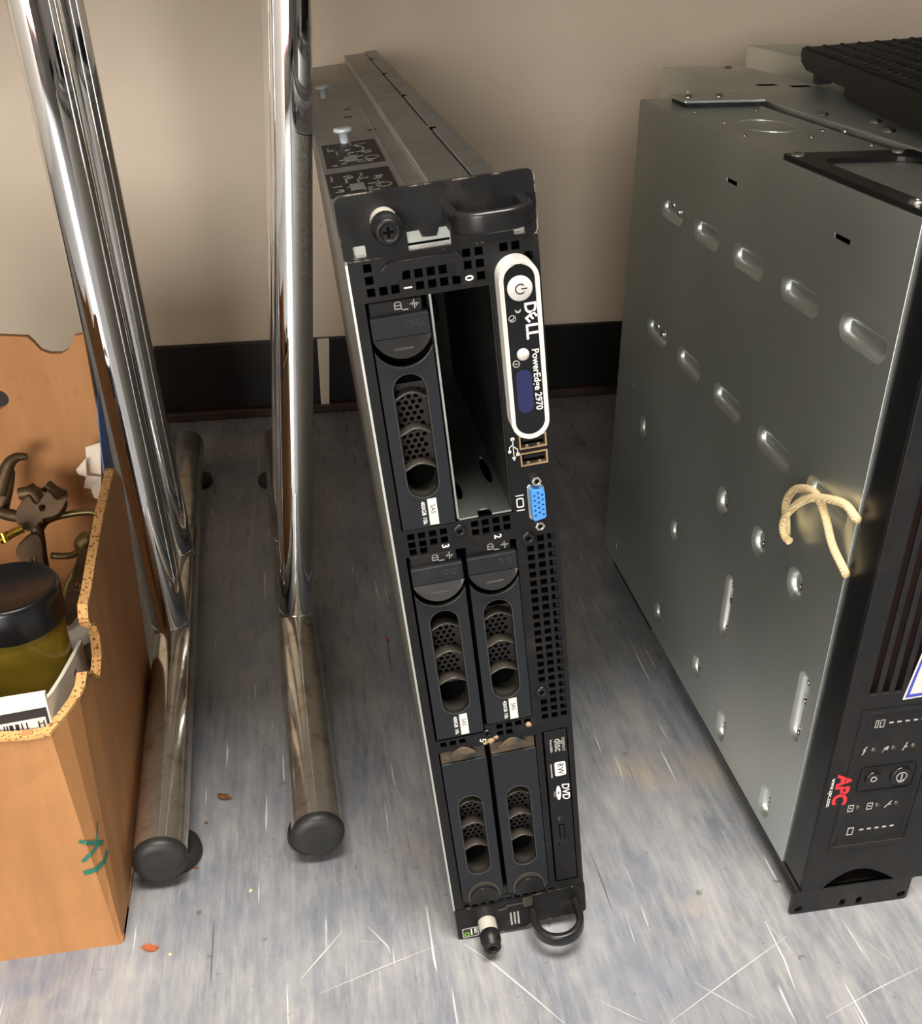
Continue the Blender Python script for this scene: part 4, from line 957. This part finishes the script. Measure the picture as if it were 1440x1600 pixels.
leaf_plate('broad brass back plate below the ring handle', [(22, 866), (44, 846), (62, 852), (70, 878), (84, 900), (60, 906), (40, 884)], 640, 4)
leaf_plate('narrow brass back plate leaning in the box corner', [(118, 880), (132, 872), (140, 900), (124, 950), (108, 960), (106, 930)], 615, 3)
# white paper tags
for k, (pts, lab) in enumerate((([(133, 700), (157, 690), (159, 745), (136, 744)], 'upper folded white paper tag hanging at the back of the box'), ([(118, 736), (134, 716), (136, 742), (158, 744), (157, 783), (146, 780), (141, 766), (130, 764), (134, 745), (121, 743)], 'lower crumpled white paper tag at the back of the box'))):
    q = [P3(a, b, 716 - 6 * k) for a, b in pts]
    m_ = MB().plate([(p_[0], p_[2]) for p_ in q], [], lambda a, b, d: (a, 716 - 6 * k + 2.5 * math.sin(a / 4 + b / 7) + d, b), 0, .6)
    tag(m_.build('paper_tag', 'paper_white'), lab, 'paper', 'paper tags in the box')

# ------------------------------------------------------------------ bits on the floor
def bit(name, label, cat, px_, py_, rx, ry, h, material, seed, rot=0.0):
    q = at_z(px_, py_, 0); rnd = random.Random(seed); m_ = MB(); n = 11
    top = []; 
    for k in range(n):
        a = 2 * math.pi * k / n; r = rnd.uniform(.55, 1.1); x, y = rx * r * math.cos(a), ry * r * math.sin(a)
        top.append((x * math.cos(rot) - y * math.sin(rot), x * math.sin(rot) + y * math.cos(rot), rnd.uniform(.3, 1) * h))
    vs = [(0, 0, h * .8)] + top + [(x, y, max(z - .8, 0)) for x, y, z in top] + [(0, 0, 0)]
    fs = [(0, 1 + k, 1 + (k + 1) % n) for k in range(n)] + [(1 + k, 1 + n + k, 1 + n + (k + 1) % n, 1 + (k + 1) % n) for k in range(n)] + [(2 * n + 1, 1 + n + (k + 1) % n, 1 + n + k) for k in range(n)]
    o = m_.add(vs, fs).build(name, material, loc=(q.x, q.y, 0.05)); tag(o, label, cat)
bit('dead_leaf', 'curled brown leaf scrap on the floor between the chrome feet', 'leaf', 350, 1247, 7, 3, 3.2, 'dead_leaf', 2, -0.5)
bit('rust_flake', 'orange brown flake on the floor in front of the cardboard box', 'flake', 235, 1482, 8, 3, 1.6, 'rust_scrap', 4, -0.1)
bit('rust_flake', 'small dark red flake on the floor left of the server', 'flake', 605, 1000, 1.6, 4.5, 1, 'rust_scrap', 6, 0.2)
bit('crumb', 'pale crumb on the floor in front of the cardboard box', 'crumb', 266, 1492, 1.6, 1.4, 1.2, 'crumb', 8)
bit('crumb', 'pale crumb on the floor between the two chrome end caps', 'crumb', 392, 1392, 1.6, 1.5, 1.2, 'crumb', 9)
bit('leaf_crumb', 'tiny dark crumb just below the curled leaf scrap', 'crumb', 322, 1286, 1.6, 1.2, 1, 'dead_leaf', 10)
bit('leaf_crumb', 'tiny brown crumb beside the left chrome end cap', 'crumb', 306, 1357, 2.2, 1.6, 1, 'dead_leaf', 12)
# long pale scratches worn into the floor
fo = bpy.data.objects['floor']
def scratch(pts, w_):
    q = [at_z(a, b, 0) for a, b in pts]; m_ = MB()
    L_, R_ = [], []
    for i, p_ in enumerate(q):
        d = (q[min(i + 1, len(q) - 1)] - q[max(i - 1, 0)]).normalized(); sd = Vector((-d.y, d.x, 0)) * w_ / 2 * (0.35 if i in (0, len(q) - 1) else 1)
        L_.append(p_ + sd); R_.append(p_ - sd)
    n = len(q); vs = [(p.x, p.y, .08) for p in L_ + R_]
    m_.add(vs, [(i, i + 1, n + i + 1, n + i) for i in range(n - 1)]).build('scratch', 'scratch_pale', fo)
for pts, w_ in (([(725, 1475), (770, 1505), (830, 1555), (880, 1598)], 1.0), ([(1195, 1440), (1225, 1500), (1242, 1545)], 1.3), ([(1205, 1450), (1240, 1490)], .8), ([(1050, 1595), (1150, 1520), (1230, 1462)], .7), ([(500, 1552), (600, 1510), (680, 1478)], .6),
                ([(575, 1448), (605, 1478), (610, 1490)], .9), ([(560, 1470), (590, 1473)], .6), ([(1085, 1535), (1120, 1555), (1180, 1590)], .6), ([(470, 1530), (500, 1495), (535, 1455)], .9), ([(930, 1560), (980, 1585), (1010, 1598)], .5), ([(1350, 1470), (1390, 1500)], .7), ([(1290, 1590), (1370, 1545), (1440, 1510)], .6)):
    scratch(pts, w_)
